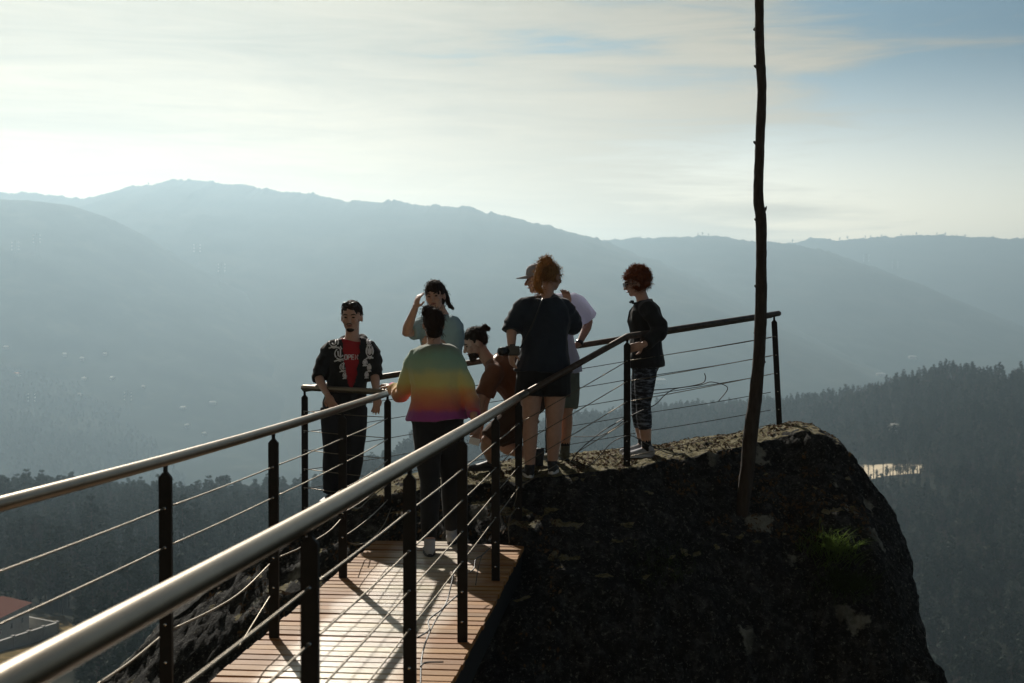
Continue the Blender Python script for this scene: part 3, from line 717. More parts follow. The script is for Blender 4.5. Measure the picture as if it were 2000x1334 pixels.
post(rr, Rb[0], V(Rb[0].x, Rb[0].y, rock_z(Rb[0].x, Rb[0].y) - .1), (wd + V(.15, 0, 0)).normalized())
b7 = V(Rb[1].x + .055, Rb[1].y, rock_z(Rb[1].x + .05, Rb[1].y) - .08); post(rr, Rb[1], b7, wd, wide=.05)
prev = Rc[1] + (Rc[1] - Rc[2]) * 1.2
for a, b, hs in ((prev, Rc[1], HOLES[:3]), (Rc[1], Rc[2], HOLES[:4]), (Rc[2], Rc[3], HOLES[:4]), (Rc[3], Rc[4], HOLES[:4]), (Rc[4], Rc[5], HOLES[:4]), (Rc[5], Rb[0], HOLES[:4]), (Rb[0], Rb[1], HOLES[:3] + [.98])):
    for h in hs: cable(rr, a - V(0, 0, h), b - V(0, 0, h), sag=.004)
# far railing behind the people and the short side piece that closes the corner
fr_ = empty('cable_railing', V(0, 12.4, .4), 'far steel railing behind the people at the back edge of the boulder', 'railing')
F0, F1 = P(595, 760, 12.1), Rb[1] + V(-.02, .04, -.01)
dvf = (F1 - F0).normalized()
rail(fr_, [F0, F1], .025, 'rusty_steel')
prev = F0
fp = [0, .302, .51, .716]
for i, t in enumerate(fp):
    c = F0.lerp(F1, t); post(fr_, c, V(c.x, c.y, rock_z(c.x, c.y) - .12), wd)
tt = fp + [1]
for a, b in zip(tt, tt[1:]):
    for h in HOLES: cable(fr_, F0.lerp(F1, a) - V(0, 0, h), F0.lerp(F1, b) - V(0, 0, h), sag=.006, mat='dark_steel')
sr = empty('cable_railing', V(-1.3, 11.7, .2), 'short shiny railing piece closing the corner in front of the man in the black hoodie', 'railing')
S0, S1 = P(593, 757, 12.06), P(755, 766, 11.36)
rail(sr, [S0, S1], .025, 'steel')
for h in HOLES[:5]: cable(sr, S0 - V(0, 0, h), S1 - V(0, 0, h), sag=.005, mat='cable')

def wire(name, pts, label, r=.004, mat='black_wire', group='loose broken wires hanging from the railings'):
    bm = bmesh.new(); tube(bm, smooth_pts([P(*p) for p in pts], 6), r, 6)
    o = bmobj(name, bm, MATS[mat]); tag(o, label, 'wire', group)
G_ = 'loose_wire'
wire(G_, [(1115, 853, 12.0), (1152, 853, 11.9), (1177, 849, 11.8), (1203, 834, 11.6), (1219, 821, 11.5)], 'loose wire running nearly level to the post left of the woman in leggings')
wire(G_, [(1113, 904, 11.7), (1133, 878, 11.6), (1163, 853, 11.6), (1183, 838, 11.55), (1218, 818, 11.5)], 'loose wire rising from the boots of the man in the white shirt')
wire(G_, [(1144, 915, 11.5), (1166, 897, 11.5), (1192, 867, 11.5), (1218, 853, 11.48), (1236, 852, 11.48), (1258, 864, 11.5), (1302, 884, 11.7), (1324, 887, 11.8), (1353, 884, 11.9)], 'arching loose wire crossing in front of the grey trainers')
wire(G_, [(1232, 812, 11.55), (1251, 803, 11.6), (1280, 790, 11.7), (1298, 772, 11.8), (1320, 759, 11.9), (1368, 752, 12.1), (1390, 746, 12.15), (1421, 757, 12.2), (1404, 783, 12.2)], 'broken wire with a hooked end hanging between the woman in leggings and the trunk')
wire(G_, [(1376, 729, 12.1), (1378, 739, 12.1), (1370, 749, 12.1), (1330, 757, 11.95), (1275, 762, 11.7)], 'broken wire with its tip curling upward left of the trunk', r=.0045)
wire(G_, [(900, 1106, 7.5), (887, 1117, 7.4), (882, 1139, 7.3), (869, 1183, 7.1), (838, 1210, 6.7), (838, 1230, 6.5), (816, 1245, 6.3)], 'wavy loose wire hanging between the two middle right posts')
wire(G_, [(893, 1163, 7.4), (869, 1185, 7.2), (843, 1227, 6.6), (825, 1278, 6.2), (821, 1345, 5.9)], 'long loose wire dropping over the boards to the bottom edge')
wire(G_, [(821, 1302, 6.0), (832, 1294, 6.2), (865, 1293, 6.5)], 'short loose wire end lying right of the thick middle post')
wire(G_, [(959, 1068, 9.1), (942, 1084, 8.9), (929, 1093, 8.8), (926, 1110, 8.7), (918, 1117, 8.6)], 'kinked loose wire in front of the far right corner of the boards')
wire(G_, [(941, 1084, 8.9), (934, 1110, 8.8), (929, 1143, 8.7)], 'thin wire end drooping from the kinked wire on the boards', r=.003)
wire(G_, [(1010, 948, 10.8), (1008, 973, 10.8), (1002, 992, 10.75)], 'short pale wire end hanging beside the rock-mounted post', mat='cable')
wire(G_, [(1009, 992, 10.8), (996, 1010, 10.7), (993, 1035, 10.65), (995, 1061, 10.6)], 'curved pale wire reaching down to the end of the boards', mat='cable')
wire(G_, [(764, 992, 11.2), (750, 1024, 10.8), (727, 1052, 10.4), (704, 1063, 10.1), (681, 1060, 9.6)], 'drooping pale wire left of the end of the boards', mat='cable')
wire(G_, [(755, 948, 11.2), (720, 976, 10.9), (702, 992, 10.6), (686, 992, 10.2)], 'short pale wire curling over the rock below the left corner post', mat='cable')
wire(G_, [(337, 1229, 5.95), (425, 1186, 6.6), (476, 1152, 7.1), (528, 1101, 7.6)], 'slack left railing wire sagging between the first two left posts', mat='cable')
wire(G_, [(466, 1265, 6.6), (493, 1220, 7.1), (528, 1164, 7.6)], 'slanting slack wire rising to the second left post', mat='cable')
wire(G_, [(185, 1340, 4.7), (255, 1292, 5.3), (311, 1246, 5.9)], 'slack wire rising from the bottom edge to the first left post', mat='cable')
wire(G_, [(545, 1088, 7.7), (589, 1069, 8.3), (640, 1040, 8.9), (668, 1012, 9.3)], 'slack wire between the second and third left posts', mat='cable')

# ================================================================== BARE TRUNK
bt = empty('tree', P(1450, 1000, 11.6), 'tall slim bare tree trunk rising out of the top of the picture', 'tree')
tp = [(1483, -500, 15), (1482, -250, 16), (1483, 0, 17), (1484, 100, 18), (1488, 180, 18), (1484, 280, 18), (1481, 380, 20), (1486, 430, 21), (1487, 520, 21), (1486, 620, 23), (1482, 700, 24), (1475, 780, 26), (1468, 830, 28), (1462, 890, 28), (1457, 940, 27), (1452, 985, 25), (1448, 1060, 22)]
pts = [P(a, b, 11.5) for a, b, c in tp]; 
sm = smooth_pts(pts, 14); bm = bmesh.new(); rd = []
for i in range(len(sm)):
    j = i / 14; a = int(min(j, len(tp) - 2)); rd.append(lerp(tp[a][2], tp[a + 1][2], min(1, j - a)) / 2 / 240)
tube(bm, sm, rd, 20)
for v in bm.verts:
    n_ = noise.noise(V(v.co.x * 14, v.co.y * 14, v.co.z * 5)) * .006 + noise.noise(V(v.co.x * 50, v.co.y * 50, v.co.z * 16)) * .005; v.co += V(v.co.x - 2.0, v.co.y - 11.55, 0).normalized() * n_
bmobj('trunk', bm, MATS['bark'], bt)
rt = random.Random(5)
for i, (px, py, dx, dy) in enumerate([(1492, 412, 5, -9), (1491, 205, 5, -4), (1476, 279, -4, -3), (1477, 130, -4, -2), (1475, 57, -3, 2), (1490, 705, 5, 3), (1478, 560, -4, -3), (1476, 650, -3, 1), (1464, 842, -5, 4), (1478, 430, -4, -3)]):
    bm = bmesh.new(); tube(bm, [P(px, py, 11.53), P(px + dx * .7, py + dy * .5, 11.52), P(px + dx, py + dy, 11.5)], [.017, .010, .004], 7); bmobj('branch_stub', bm, MATS['bark'], bt)

# ================================================================== GRASS TUFTS ON THE ROCK
def tuft(px, py, n, sz, label, seed, spread=1.0, mat='needle'):
    p, nrm = rock_hit(px, py)
    if p is None: return
    r_ = random.Random(seed); vs, fs = [], []
    for _ in range(n):
        b = p + V(r_.gauss(0, .10 * spread), 0, r_.gauss(-.02, .05 * spread)); hh = ROCK_BVH.ray_cast(V(b.x, 5, b.z), V(0, 1, 0)); b = (hh[0] if hh[0] is not None else b) + V(0, .01, 0); ln = sz * r_.uniform(.5, 1.1)
        d = V(r_.gauss(0, .42), -abs(r_.gauss(.75, .3)), 1).normalized(); s = d.cross(V(0, 1, .3)).normalized() * .0028
        g_ = V(d.x * .5, d.y * .3, -.22) * ln; i0 = len(vs)
        for t in (0, .35, .7, 1):
            c = b + d * ln * t + g_ * t * t; w_ = s * (1 - t * .9); vs += [tuple(c - w_), tuple(c + w_)]
        for q in range(3): a = i0 + q * 2; fs.append((a, a + 1, a + 3, a + 2))
    o = pydata('grass_tuft', vs, fs, MATS[mat]); tag(o, label, 'grass tuft')
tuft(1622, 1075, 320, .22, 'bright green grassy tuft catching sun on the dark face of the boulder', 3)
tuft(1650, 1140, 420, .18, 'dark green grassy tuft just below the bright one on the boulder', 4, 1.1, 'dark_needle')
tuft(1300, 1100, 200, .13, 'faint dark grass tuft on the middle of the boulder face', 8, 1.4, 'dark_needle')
# leaf litter on the slope behind the end of the boards
rl = random.Random(9); vs, fs = [], []
for _ in range(9500):
    x = rl.uniform(-2.4, 2.9); yy = rl.uniform(9.6, 12.9) if x < .35 else rl.uniform(11.3, 12.9)
    h = ROCK_BVH.ray_cast(V(x, yy, 5), V(0, 0, -1))
    if h[0] is None or h[0].z < -.8 or h[1].z < .35 or fbm(V(x * 2, yy * 2, 1), 3) < -.05: continue
    c = h[0] + h[1] * .006; a = rl.uniform(0, 6.28); n = (h[1] + V(rl.gauss(0, .45), rl.gauss(0, .45), 0)).normalized(); u = n.cross(V(math.cos(a), math.sin(a), .1)).normalized(); v_ = n.cross(u); s = rl.uniform(.008, .026)
    i0 = len(vs); vs += [tuple(c + u * s), tuple(c + v_ * s * .5 + n * .004), tuple(c - u * s), tuple(c - v_ * s * .5)]; fs.append((i0, i0 + 1, i0 + 2, i0 + 3))
o = pydata('leaf_litter', vs, fs, MATS['leaf_litter'], smooth=False); tag(o, 'dry leaves and grit scattered over the rock by the boards', 'leaf litter', kind='stuff')

# ================================================================== HOUSES, CLEARING, PYLONS
def patch(name, poly, lift, mat, label, cat):
    """ground patch draped on the hillside inside a pixel outline"""
    pts = [hit(x, y, [5]) for x, y in poly]; pts = [p for p in pts if p is not None]
    c = sum(pts, Vector()) / len(pts); n = 16; vs = [tuple(V(c.x, c.y, zground(c.x, c.y) + lift))]; fs = []; m_ = len(pts) * 6
    ring_ = []
    for i in range(m_):
        a, b = pts[i // 6], pts[(i // 6 + 1) % len(pts)]; t = (i % 6) / 6; ring_.append(a.lerp(b, t))
    for k in range(1, n + 1):
        for p in ring_:
            q = c.lerp(p, k / n * (1 + .05 * noise.noise(p * .1))); vs.append((q.x, q.y, zground(q.x, q.y) + lift))
    for i in range(m_): fs.append((0, 1 + i, 1 + (i + 1) % m_))
    for k in range(n - 1):
        for i in range(m_): a = 1 + k * m_ + i; b = 1 + k * m_ + (i + 1) % m_; fs.append((a, a + m_, b + m_, b))
    o = pydata(name, vs, fs, mat); tag(o, label, cat, kind='structure'); return o
pbr('sand_field', (.5, .42, .30), (.7, .6, .44), .3, rough=1, spec=.03)
pbr('dry_grass', (.10, .075, .025), (.19, .13, .05), .5, rough=1, spec=.03)
patch('clearing', CLEAR, .5, MATS['sand_field'], 'bright sandy clearing in the wood right of the boulder', 'clearing')
patch('yard', YARD, .25, MATS['dry_grass'], 'dry grassy yard around the house at the lower left', 'yard')
patch('field', [(215, 1090), (300, 1088), (328, 1104), (300, 1112), (225, 1112)], .4, MATS['dry_grass'], 'small dry field in the wood below the left handrail', 'field')
# thin trunks standing in front of the clearing
rng2 = random.Random(21)
for i in range(16):
    px = 1688 + i * 8.4 + rng2.uniform(-3, 3); p = hit(px, 948 + rng2.uniform(-2, 4), [5])
    if p is None: continue
    h = rng2.uniform(9, 14); r = empty('pine_tree', p, 'slim straight trunk standing in front of the bright sandy clearing', 'tree', 'slim trees in front of the sandy clearing')
    bm = bmesh.new(); tube(bm, [p - V(0, 0, 1), p + V(rng2.uniform(-.3, .3), 0, h)], [.38, .22], 6); bmobj('trunk', bm, MATS['tree_trunk'], r)
    bm = bmesh.new()
    for _ in range(3): leaf_cloud(bm, p + V(rng2.uniform(-.6, .6), 0, h * rng2.uniform(.75, 1)), (1.0, .9, .8), 14, .3, rng2)
    bmobj('crown', bm, MATS['pine_leaf'], r)
def house(p, wx, wy, h, rz, label, roof='roof_tile', detail=False, group=None, pitch=.35, name='house'):
    r = empty(name, p, label, 'house', group); R = Matrix.Rotation(rz, 3, 'Z')
    def T(x, y, z): return p + R @ V(x, y, z)
    bm = bmesh.new(); box(bm, T(0, 0, h / 2 - 1), (wx, wy, h + 2), R); bmobj('wall', bm, MATS['house_wall'], r, False)
    e = .5; zr = pitch * (wy / 2 + e); bm = bmesh.new()
    q = [T(-wx / 2 - e, -wy / 2 - e, h + .02), T(wx / 2 + e, -wy / 2 - e, h + .02), T(wx / 2 + e, wy / 2 + e, h + .02), T(-wx / 2 - e, wy / 2 + e, h + .02), T(-wx / 2 + wx * .12, 0, h + zr), T(wx / 2 - wx * .12, 0, h + zr)]
    v = [bm.verts.new(x) for x in q]
    for f in ((0, 1, 5, 4), (1, 2, 5), (2, 3, 4, 5), (3, 0, 4), (3, 2, 1, 0)): bm.faces.new([v[i] for i in f])
    ro = bmobj('roof', bm, MATS[roof], r, False)
    for x in (-wx * .3, 0, wx * .3):
        bm = bmesh.new(); box(bm, T(x, -wy / 2 - .01, h * .55), (.8, .06, .9), R); bmobj('window', bm, MATS['window_glass'], r, False)
    if detail:
        bm = bmesh.new(); box(bm, T(wx / 2 - 5, 0, h + zr + .5), (.9, .9, 2.4), R); box(bm, T(wx / 2 - 5, 0, h + zr + 1.78), (1.2, 1.2, .16), R); bmobj('chimney', bm, MATS['house_wall'], ro, False)
    return r, T, R
wa, wb = hit(-40, 1292, [5]), hit(112, 1240, [5]); wd_ = (wb - wa); wl_ = V(wd_.x, wd_.y, 0).length; rz_ = math.atan2(wd_.y, wd_.x); cg = hit(64, 1236, [5])
Rh = Matrix.Rotation(rz_, 3, 'Z'); hh_ = P(62, 1177, cg.y).z - cg.z; hx_, hy_ = 16, 9
_, T, R = house(cg - Rh @ V(hx_ / 2 + .5, -hy_ / 2 - .5, 0), hx_, hy_, hh_, rz_, 'pale house with dark red roof and white chimney at the lower left corner', detail=True)
wl = empty('garden_wall', wa, 'pale garden wall running diagonally in front of the lower left house', 'wall')
def wallbox(bm, p, q, th, z0, z1): c = (p + q) / 2; zc = c.z; box(bm, V(c.x, c.y, zc + (z0 + z1) / 2), ((q - p).length, th, z1 - z0), Matrix.Rotation(math.atan2(q.y - p.y, q.x - p.x), 3, 'Z') @ Matrix.Rotation(-math.asin((q.z - p.z) / (q - p).length), 3, 'Y'))
bm = bmesh.new(); wallbox(bm, wa, wb, .35, -1, 2.4); wallbox(bm, wa, wb, .55, 2.404, 2.54); bmobj('front_section', bm, MATS['house_wall'], wl, False)
wc = wb + Rh @ V(-.2, 7, 0); wc.z = zground(wc.x, wc.y)
bm = bmesh.new(); wallbox(bm, wb + (wc - wb) * .05, wc, .35, -1, 2.4); wallbox(bm, wb + (wc - wb) * .05, wc, .55, 2.404, 2.54); bmobj('side_section', bm, MATS['house_wall'], wl, False)
for k in range(6):
    p = wa.lerp(wb, k / 5); bm = bmesh.new(); box(bm, p + V(0, 0, .9), (.62, .62, 3.7), Rh); bmobj('pillar', bm, MATS['house_wall'], wl, False)
sh_ = hit(116, 1258, [5])
if sh_ is not None: add_tree(sh_, 6, .3, 'small round bush on the dry yard in front of the garden wall', None, rng)
for px, py, w_, lab in ((33, 732, 17, 'village house with bright orange roof on the far left hillside'), (126, 695, 9, 'tall narrow pale house left of the village fields'), (160, 703, 9, 'small pale village house in the middle of the left hillside'), (205, 693, 8, 'small pale village house highest on the left hillside'),
                        (280, 757, 7, 'bright little house near the right end of the left village'), (219, 741, 9, 'village house with a pale gable beside the wood'), (165, 741, 10, 'low pale village house below the middle of the left hillside'), (358, 798, 14, 'long low pale house on the hazy slope above the handrail'), (365, 834, 9, 'white house low on the slope above the first left post'),
                        (399, 850, 9, 'lowest white house on the slope above the handrail'), (415, 788, 16, 'long pale farm building right of the low village houses'), (155, 772, 7, 'small pale house under the village fields'), (12, 680, 12, 'pale house at the far left edge above the orange roof')):
    p = hit(px, py)
    if p is not None: house(p + V(0, 0, -1), w_ * .62, 6, 3.0 if w_ != 9 else 4.2, rng2.uniform(-.5, .5), lab, roof='orange_roof' if w_ == 17 else 'pale_roof', pitch=.55, group='village houses on the far left hillside')
for px, py, lab in ((1290, 748, 'white building glowing in the haze right of the woman in leggings'), (1720, 735, 'pale building in the hazy valley left of the wooded crest'), (1782, 701, 'pale roof high in the haze above the wooded crest')):
    p = hit(px, py)
    if p is not None: house(p, 18, 10, 6, .1, lab, roof='house_wall', name='building')
pr = hit(1745, 850, [5])
if pr is not None: house(pr + V(0, 0, 3), 6, 5, 4, .4, 'small pale roof among the trees above the sandy clearing', roof='house_wall')
TW = {}
def pylon(px, py, h, label):
    p = hit(px, py)
    if p is None: return
    r = empty('power_pylon', p, label, 'pylon', 'power pylons on the far slopes'); bm = bmesh.new(); w_ = h * .09
    lv = [(0, w_), (.35, w_ * .6), (.62, w_ * .32), (1, w_ * .1)]; cs = lambda z, a: [p + V(sx * a, sy * a, z * h) for sx, sy in ((-1, -1), (1, -1), (1, 1), (-1, 1))]
    for (z0, a0), (z1, a1) in zip(lv, lv[1:]):
        A, B = cs(z0, a0), cs(z1, a1)
        for i in range(4): tube(bm, [A[i], B[i]], .13, 4); tube(bm, [A[i], B[(i + 1) % 4]], .08, 4); tube(bm, [B[i], B[(i + 1) % 4]], .08, 4)
    bmobj('lattice_mast', bm, MATS['tower_steel'], r, False)
    for z in (.66, .79, .92):
        a = h * .13; bm = bmesh.new(); tube(bm, [p + V(-a, 0, z * h), p + V(0, 0, z * h + 1), p + V(a, 0, z * h)], .14, 4); arm = bmobj('cross_arm', bm, MATS['tower_steel'], r, False)
        for sx in (-1, 1): bm = bmesh.new(); tube(bm, [p + V(sx * a, 0, z * h), p + V(sx * a, 0, z * h - h * .05)], h * .010, 6); bmobj('insulator', bm, MATS['insulator'], arm)
for a in ((62, 815, 36, 'pylon on the lower left hillside below the orange-roofed house'), (30, 520, 46, 'pylon at the far left edge of the mountain spur'), (72, 505, 46, 'second pylon from the left on the mountain spur'), (385, 520, 50, 'pylon on the mountain slope left of the hoodie man'), (433, 560, 50, 'pylon lowest on the slope left of the hoodie man'), (250, 812, 38, 'pylon among the village houses above the handrail'), (1692, 535, 62, 'left one of two pylons on the hazy right ridge'), (1748, 548, 62, 'right one of two pylons on the hazy right ridge'), (347, 1130, 14, 'nearest pylon in the dark wood beside the first left post')): pylon(*a)
#--PART3--
# ================================================================== PEOPLE
def bez(path, t):
    """point on a polyline, t counts segments"""
    t = max(0, min(len(path) - 1 - 1e-6, t)); i = int(t); return path[i].lerp(path[i + 1], t - i)
def limb_sub(path, rads, t0, t1, ease, n=9):
    pts, rs = [], []
    for k in range(n + 1):
        t = lerp(t0, t1, k / n); pts.append(bez(path, t)); i = int(min(t, len(rads) - 2)); rs.append(lerp(rads[i], rads[i + 1], t - i) + ease)
    return pts, rs
def rounded(a, b, c):
    """limb as 7-point path with a softened joint; segment counts: joint sits at index 3"""
    return [a, a.lerp(b, .35), a.lerp(b, .75), b + ((a - b).normalized() + (c - b).normalized()) * .012, b.lerp(c, .28), b.lerp(c, .65), c]
ARM_R = [.056, .050, .044, .040, .041, .033, .026]
LEG_R = [.092, .088, .072, .056, .060, .050, .036]
def hand(bm, w, d, pn, curl, side, sc=1.0, spread=.12):
    """w wrist, d direction of the fingers, pn palm normal, side: +1/-1 where the thumb sits"""
    d = d.normalized(); pn = (pn - d * pn.dot(d)).normalized(); l = d.cross(pn).normalized() * side
    ell(bm, w + d * .045 * sc, (d, l, pn), (.052 * sc, .041 * sc, .018 * sc), 12, 8)
    tube(bm, [w - d * .02, w + d * .03 * sc], [.025 * sc, .028 * sc], 10)
    for i, (off, ln) in enumerate(((.030, .070), (.010, .078), (-.010, .073), (-.029, .058))):
        b = w + d * .078 * sc + l * off * sc; dd = (d + l * off / .03 * spread).normalized(); c = curl * (.75 + .18 * i)
        p1 = b + (dd * math.cos(c * .5) + pn * math.sin(c * .5)) * ln * .42 * sc
        p2 = p1 + (dd * math.cos(c * 1.2) + pn * math.sin(c * 1.2)) * ln * .33 * sc
        p3 = p2 + (dd * math.cos(c * 1.8) + pn * math.sin(c * 1.8)) * ln * .25 * sc
        tube(bm, [b - d * .02 * sc, b, p1, p2, p3], [.0098 * sc, .0098 * sc, .0092 * sc, .0085 * sc, .0072 * sc], 8, rnd=True)
    tb = w + d * .02 * sc + l * .026 * sc; t1 = tb + (d * .5 + l * .75 + pn * .35).normalized() * .042 * sc; t2 = t1 + (d * .9 + l * .25 + pn * .45).normalized() * .036 * sc
    tube(bm, [tb, t1, t2], [.0135 * sc, .0115 * sc, .009 * sc], 8, rnd=True)
ST_M = [(-.16, .085, .08), (-.08, .145, .105), (.04, .168, .112), (.28, .150, .105), (.48, .152, .108), (.72, .178, .12), (.87, .165, .10), (.95, .115, .075), (1.0, .062, .058)]
ST_F = [(-.16, .09, .085), (-.08, .150, .108), (.04, .172, .115), (.28, .138, .10), (.48, .130, .098), (.70, .155, .118), (.87, .148, .092), (.95, .105, .07), (1.0, .054, .052)]
class Person:
    def __init__(s, label, J, sex='f', skin='skin', group='visitors on the lookout', wid=1.0, ground=None, headsc=1.0):
        s.J = J; s.skin = skin; s.st = [(t, a * wid, b * wid) for t, a, b in (ST_M if sex == 'm' else ST_F)]; s.wid = wid; s.hs = headsc * (1.0 if sex == 'm' else .95)
        for k in ('la', 'lb'):
            if ground: 
                an = J[k][2]; gz = ground(an.x, an.y); J[k][2] = V(an.x, an.y, max(gz + .082, an.z if J.get('heelup') == k else -99))
        s.pel = (J['la'][0] + J['lb'][0]) / 2 + V(0, 0, .02) if 'pel' not in J else J['pel']
        an = (J['la'][2] + J['lb'][2]) / 2; gz = ground(an.x, an.y) if ground else an.z - .08
        s.root = empty('person', V(an.x, an.y, gz), label, 'person', group)
        s.latH = (J['lb'][0] - J['la'][0]).normalized(); s.latS = (J['ab'][0] - J['aa'][0]).normalized()
        s.fw = J['face'].normalized(); s.up = J.get('up', V(0, 0, 1)); s.up = (s.up - s.fw * s.up.dot(s.fw)).normalized(); s.sd = s.fw.cross(s.up)
        s.H = J['head']; s.arm = {k: rounded(*J[k][:3]) for k in ('aa', 'ab')}; s.leg = {k: rounded(*J[k][:3]) for k in ('la', 'lb')}
    def spine(s, t):
        a, b = s.pel, s.J['neck']; m = s.J.get('spine'); p = a.lerp(b, t)
        if m is not None: p = p + (m - a.lerp(b, .5)) * max(0, 4 * t * (1 - t))
        return p
    def torso(s, bm, t0, t1, ea, eb=None, flare=0, n=20, top=None):
        eb = ea if eb is None else eb; st = []; ts = [t0] + [t for t, _, _ in s.st if t0 + .02 < t < t1 - .02] + [t1]
        for t in ts:
            a = interp(t, [(x[0], x[1]) for x in s.st]); b = interp(t, [(x[0], x[2]) for x in s.st])
            f = flare * max(0, 1 - (t - t0) / .45); tc_ = max(0, min(1, t)); lat = s.latH.lerp(s.latS, tc_).normalized()
            tan = (s.spine(t + .05) - s.spine(t - .05)).normalized(); fr = lat.cross(tan).normalized(); lat = tan.cross(fr).normalized()
            st.append((s.spine(t), lat, a + ea + f, fr, b + eb + f))
        loft(bm, st, n)
    def body(s, hands=True, sleevecut=None):
        bm = bmesh.new(); J = s.J; s.torso(bm, -.16, 1.0, 0)
        for k in ('aa', 'ab'):
            tube(bm, s.arm[k], [r * (.6 + .4 * s.wid) * (.78 if i == 0 else 1) for i, r in enumerate(ARM_R)], 12, rnd=True); sh = s.arm[k][0]
            tube(bm, [sh, sh.lerp(s.spine(.93), .8)], [.046, .052], 10)
            _, _, w, hd, pn, curl, side = J[k]; hand(bm, w, hd, pn, curl, side, .93 if s.hs < 1 else 1.0)
        for k in ('la', 'lb'):
            tube(bm, s.leg[k], [r * (.5 + .5 * s.wid) for r in LEG_R], 14, rnd=True)
            an = J[k][2]; td = J[k][3].normalized(); tube(bm, [an, an + td * .05 - V(0, 0, .04)], [.036, .03], 8, rnd=True)
        # neck and head
        H, f, u, d = s.H, s.fw, s.up, s.sd; h = s.hs; nb = H - u * .07 * h - f * .02 * h
        tube(bm, [s.J['neck'] - (nb - s.J['neck']).normalized() * .03, s.J['neck'].lerp(nb, .5), nb + u * .03], [.062 * h, .053 * h, .055 * h], 12)
        ell(bm, H + u * .025 * h - f * .008 * h, (f, d, u), (.098 * h, .077 * h, .092 * h), 20, 14)
        ell(bm, H + f * .025 * h - u * .045 * h, (f, d, u), (.063 * h, .059 * h, .066 * h), 16, 12)
        ell(bm, H + f * .052 * h - u * .088 * h, (f, d, u), (.030 * h, .032 * h, .020 * h), 12, 8)      # chin
        tube(bm, [H + f * .086 * h + u * .012 * h, H + f * .100 * h - u * .012 * h, H + f * .110 * h - u * .030 * h], [.009 * h, .011 * h, .013 * h], 8, rnd=True)
        ell(bm, H + f * .096 * h - u * .032 * h, (f, d, u), (.012 * h, .018 * h, .009 * h), 8, 6)
        ell(bm, H + f * .080 * h + u * .024 * h, (f, d, u), (.016 * h, .052 * h, .010 * h), 12, 6)      # brow
        for q in (-1, 1):
            ell(bm, H + d * q * .078 * h - f * .008 * h - u * .008 * h, (f, d, u), (.018 * h, .010 * h, .031 * h), 8, 8)
            ell(bm, H + f * .066 * h + d * q * .038 * h - u * .028 * h, (f, d, u), (.026 * h, .024 * h, .022 * h), 10, 8)   # cheek
        me = remesh(bm, .0062, 3, .5); s.bodyo = link('body', me, MATS[s.skin], s.root)
        for q in (-1, 1):
            bm = bmesh.new(); ell(bm, H + f * .082 * h + d * q * .031 * h + u * .004 * h, (f, d, u), (.008 * h, .013 * h, .0055 * h), 10, 8); bmobj('eye', bm, MATS['eye'], s.bodyo)
            bm = bmesh.new(); tube(bm, [H + f * .094 * h + d * q * .014 * h + u * .024 * h, H + f * .092 * h + d * q * .034 * h + u * .030 * h, H + f * .078 * h + d * q * .052 * h + u * .022 * h], [.004, .005, .003], 6); bmobj('eyebrow', bm, MATS['hair_dark'], s.bodyo)
        bm = bmesh.new(); ell(bm, H + f * .088 * h - u * .060 * h, (f, d, u), (.010 * h, .025 * h, .007 * h), 10, 6); bmobj('lips', bm, MATS['lip'], s.bodyo)
        return s
    def top(s, mat, hem, sl, ease=.02, name='shirt', flare=.0, neck=.97, slease=None, disp=(.009, 9, (1, 1, .6)), cut=None, extra=None, vox=.0085, rsc=1.0, keep=False):
        bm = bmesh.new(); s.torso(bm, hem, neck, ease, ease * 1.1, flare)
        for k, t in zip(('aa', 'ab'), sl):
            if t <= 0: continue
            e = ease * .75 if slease is None else slease; pts, rs = limb_sub(s.arm[k], ARM_R, 0, t, e, 10)
            rs = [r + (flare * .4 * i / 10 if t < 3 else .006 * math.sin(i * 2.1)) for i, r in enumerate(rs)]
            inn = pts[0].lerp(s.spine(.90), .85); tube(bm, [inn] + pts, [.06 + e * .8] + rs, 14)
        if extra: extra(bm)
        me = remesh(bm, vox, 3, .5, disp)
        if cut:
            b2 = bmesh.new(); b2.from_mesh(me); bmesh.ops.delete(b2, geom=[v for v in b2.verts if cut(v.co)], context='VERTS'); b2.to_mesh(me); b2.free()
        bv = BVHTree.FromPolygons([v.co.copy() for v in me.vertices], [tuple(p.vertices) for p in me.polygons]) if keep else None
        o = link(name, me, MATS[mat], s.root); return (o, bv) if keep else o
    def bottom(s, mat, t, ease=.014, name='trousers', waist=.16, disp=(.006, 10, (1, 1, .5)), flare=0, vox=.0085):
        bm = bmesh.new(); s.torso(bm, -.16, waist, ease + .004)
        for k in ('la', 'lb'):
            pts, rs = limb_sub(s.leg[k], [r * (.5 + .5 * s.wid) for r in LEG_R], 0, t, ease, 12); rs = [r + flare * i / 12 for i, r in enumerate(rs)]
            tube(bm, [pts[0] + (pts[0] - pts[1]).normalized() * .02] + pts, [rs[0]] + rs, 16)
        return link(name, remesh(bm, vox, 3, .5, disp), MATS[mat], s.root)
